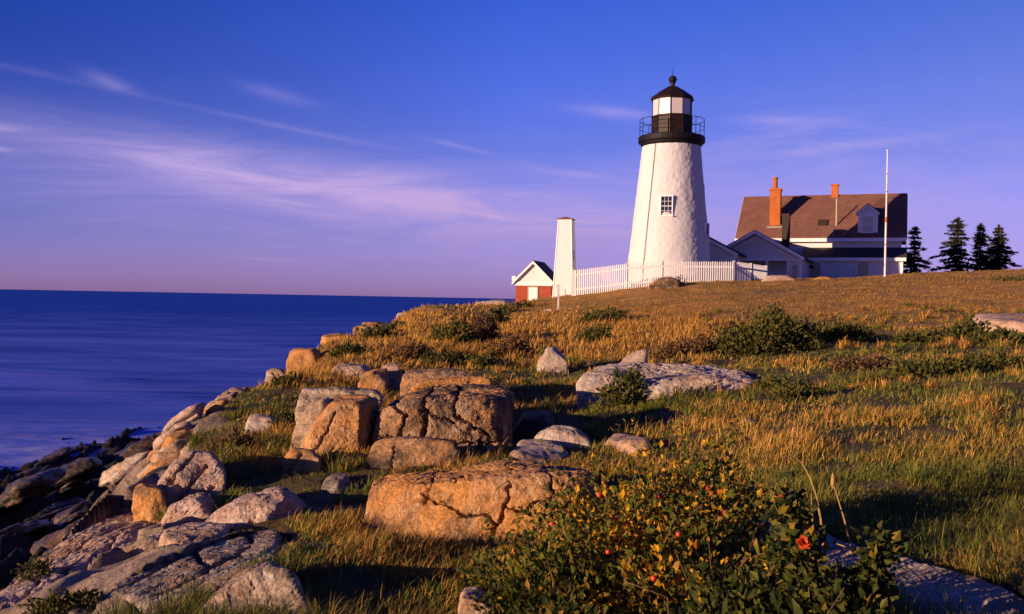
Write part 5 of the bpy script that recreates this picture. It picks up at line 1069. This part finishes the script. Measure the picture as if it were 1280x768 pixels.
def scatter(n, dmin, dmax, rg, power=0.45, u0=-0.72, u1=0.92):
    e = rg.random(n); a, b = dmin ** -power, dmax ** -power; d = (a + (b - a) * e) ** (-1 / power)
    return rg.uniform(u0, u1, n) * d, d
def build_grass():
    rg = np.random.default_rng(99)
    X, Y = scatter(1120000, 2.7, 62, rg, .40)
    zb = land_base(X, Y); rk = rockiness(X, Y, zb)
    bad = inside_feet(X, Y, 1.16) | (rk > 0.72 + 0.12 * rg.normal(size=len(X)))
    for (x, y, r) in FOOT_S: bad |= ((X - x) ** 2 + (Y - y) ** 2 < (r * .8) ** 2) & (rg.random(len(X)) < .8)
    X, Y, rk = X[~bad], Y[~bad], rk[~bad]; near = inside_feet(X, Y + .28, 1.1) * .45
    U = X / Y * F_PX + 640; 
    PY = np.array([0.0]); zz_ = land_base(X, Y); PY = 384 - (zz_ / Y + math.tan(-PITCH) * 1.0) * F_PX + math.tan(ROLL) * (U - 640)   # only to choose where each kind grows
    big = fbm(np.c_[X * .35, Y * .35, X * 0], 3, 71); clump = fbm(np.c_[X * 1.6, Y * 1.6, X * 0], 3, 73); tiny = fbm(np.c_[X * 5, Y * 5, X * 0], 2, 75)
    # golden tussocks on the left slope, mixed turf in the middle, short mown field on the rise
    gold = np.exp(-(((U - 600) / 210) ** 2 + ((PY - 425) / 42) ** 2)) + .8 * np.exp(-(((U - 720) / 160) ** 2 + ((PY - 412) / 22) ** 2)) + .9 * np.exp(-(((U - 385) / 60) ** 2 + ((PY - 470) / 24) ** 2)) + .7 * np.exp(-(((U - 860) / 70) ** 2 + ((PY - 418) / 18) ** 2))
    straw = .48 * np.exp(-(((U - 990) / 230) ** 2 + ((PY - 548) / 26) ** 2)) + .6 * np.exp(-(((U - 470) / 90) ** 2 + ((PY - 700) / 60) ** 2)) + .5 * np.exp(-(((U - 1225) / 30) ** 2 + ((PY - 520) / 40) ** 2))
    lush = 1.0 * np.exp(-(((U - 1160) / 240) ** 2 + ((PY - 655) / 80) ** 2)) + .9 * np.exp(-(((U - 770) / 90) ** 2 + ((PY - 515) / 40) ** 2)) + .6 * np.exp(-(((U - 1150) / 260) ** 2 + ((PY - 640) / 75) ** 2)) + .6 * np.exp(-(((U - 1100) / 250) ** 2 + ((PY - 470) / 30) ** 2))
    pdry = np.clip(.14 + .9 * gold + .7 * straw - .6 * lush + .42 * big + .30 * clump + .12 * tiny, .03, .98)
    field = sstep(25, 36, Y) * sstep(2, 5, X + .0 * Y) ; field = np.maximum(field, sstep(44, 50, Y) * sstep(-1, 2, X))
    e = rg.random(len(X)); isfield = e < field; e2 = rg.random(len(X)); dry = (e2 < pdry) & ~isfield; green = ~dry & ~isfield
    wisp = np.exp(-(((U - 470) / 95) ** 2 + ((PY - 735) / 50) ** 2)) + .5 * np.exp(-(((U - 620) / 60) ** 2 + ((PY - 560) / 25) ** 2)) + .8 * np.exp(-(((U - 1222) / 22) ** 2 + ((PY - 515) / 35) ** 2))
    tall = 1 + 1.5 * np.clip(gold, 0, 1) + .5 * np.clip(straw, 0, 1) + 1.0 * np.clip(wisp, 0, 1) * (rg.random(len(X)) < .45)
    thin = rg.random(len(X)) < np.clip(.55 + .6 * clump + .3 * tiny, .12, 1)
    wmin = .00085 * Y
    def make(name, mask, h0, h1, w0, lean, mat, label):
        x, y = X[mask], Y[mask]; n = len(x); h = (h0 + (h1 - h0) * rg.random(n) ** 1.6) * (1 + .7 * np.clip(clump[mask] + .5 * big[mask], -.9, 1.2)) * tall[mask] * np.clip(.5 + y / 18, .55, 1.2) * (1 - .5 * rk[mask]) * (1 - near[mask]); wd = np.maximum(w0 * rg.uniform(.7, 1.4, n), wmin[mask] * (.62 if name == 'field_grass' else 1))
        V, q, t = blades(x, y, h, wd, lean, rg); me = np_mesh(name, V, [q, t])
        tag(link(name, me, M[mat]), label, 'grass', kind='stuff'); print(name, n)
    make('dry_grass', dry & (thin | (gold > .3)), .025, .105, .0034, 1.1, 'dry_grass_blades', 'dry golden grass in tussocks over the slope')
    make('green_grass', green & thin, .025, .08, .0042, 1.1, 'green_grass_blades', 'green grass growing in patches over the slope')
    make('field_grass', isfield, .03, .085, .006, .9, 'field_grass_blades', 'short tawny field grass on the rise below the house')

def build_tussocks():
    """matted tussocks: blades that spring from one root and bend over outwards"""
    rg = np.random.default_rng(123)
    X, Y = scatter(6600, 3.0, 36, rg, .55); rk = rockiness(X, Y, land_base(X, Y)); bad = inside_feet(X, Y, 1.08) | (rk > .6)
    for (x, y, r) in FOOT_S: bad |= (X - x) ** 2 + (Y - y) ** 2 < (r * .7) ** 2
    den = fbm(np.c_[X * .5, Y * .5, X * 0], 3, 91); bad |= den < -.15
    X, Y = X[~bad], Y[~bad]; n = len(X); hue = fbm(np.c_[X * .45, Y * .45, X * 0], 3, 71) + rg.normal(0, .25, n) + .5 * np.exp(-((X / Y * F_PX + 40) / 260) ** 2) * (Y > 14)
    U = X / Y * F_PX + 640; hue -= .9 * np.exp(-(((U - 1190) / 210) ** 2)) * (Y < 7.5) + .5 * np.exp(-(((U - 1100) / 250) ** 2)) * (Y > 12) * (Y < 20)
    for name, sel, mat, label in (('straw_tussocks', hue > .05, 'dry_grass_blades', 'matted straw coloured tussocks among the turf'), ('green_tussocks', hue <= .05, 'green_grass_blades', 'matted green tussocks among the turf')):
        x0, y0 = X[sel], Y[sel]; k = 46; m = len(x0) * k; sz = np.repeat(rg.uniform(.6, 1.3, len(x0)) * np.clip(.7 + y0 / 30, .7, 1.5), k)
        a = rg.uniform(0, 2 * np.pi, m); rr = np.abs(rg.normal(0, .05, m)) * sz; bx = np.repeat(x0, k) + np.cos(a) * rr; by = np.repeat(y0, k) + np.sin(a) * rr
        L = sz * rg.uniform(.08, .26, m); el = rg.uniform(.35, 1.35, m); a2 = a + rg.normal(0, .5, m); dx = np.cos(a2) * np.cos(el) + .10; dy = np.sin(a2) * np.cos(el); up = np.sin(el)
        z = np.repeat(land(x0, y0), k) - .01; B = np.c_[bx, by, z]; mid = B + np.c_[dx, dy, up] * (L * .55)[:, None]; drop = L * rg.uniform(.0, .28, m)
        tip = mid + np.c_[dx * 1.25, dy * 1.25, up * .6] * (L * .5)[:, None] - np.c_[dx * 0, dy * 0, drop]
        w = np.maximum(.0034, .0008 * by) * rg.uniform(.7, 1.3, m); f = a2 + np.pi / 2; W = np.c_[np.cos(f) * w, np.sin(f) * w, w * 0] * .5
        V = np.stack([B - W, B + W, mid + W * .8, mid - W * .8, tip], 1).reshape(-1, 3); q = np.arange(m)[:, None] * 5
        tag(link(name, np_mesh(name, V, [q + [0, 1, 2, 3], q + [3, 2, 4]]), M[mat]), label, 'grass', kind='stuff')
build_grass()
build_tussocks()
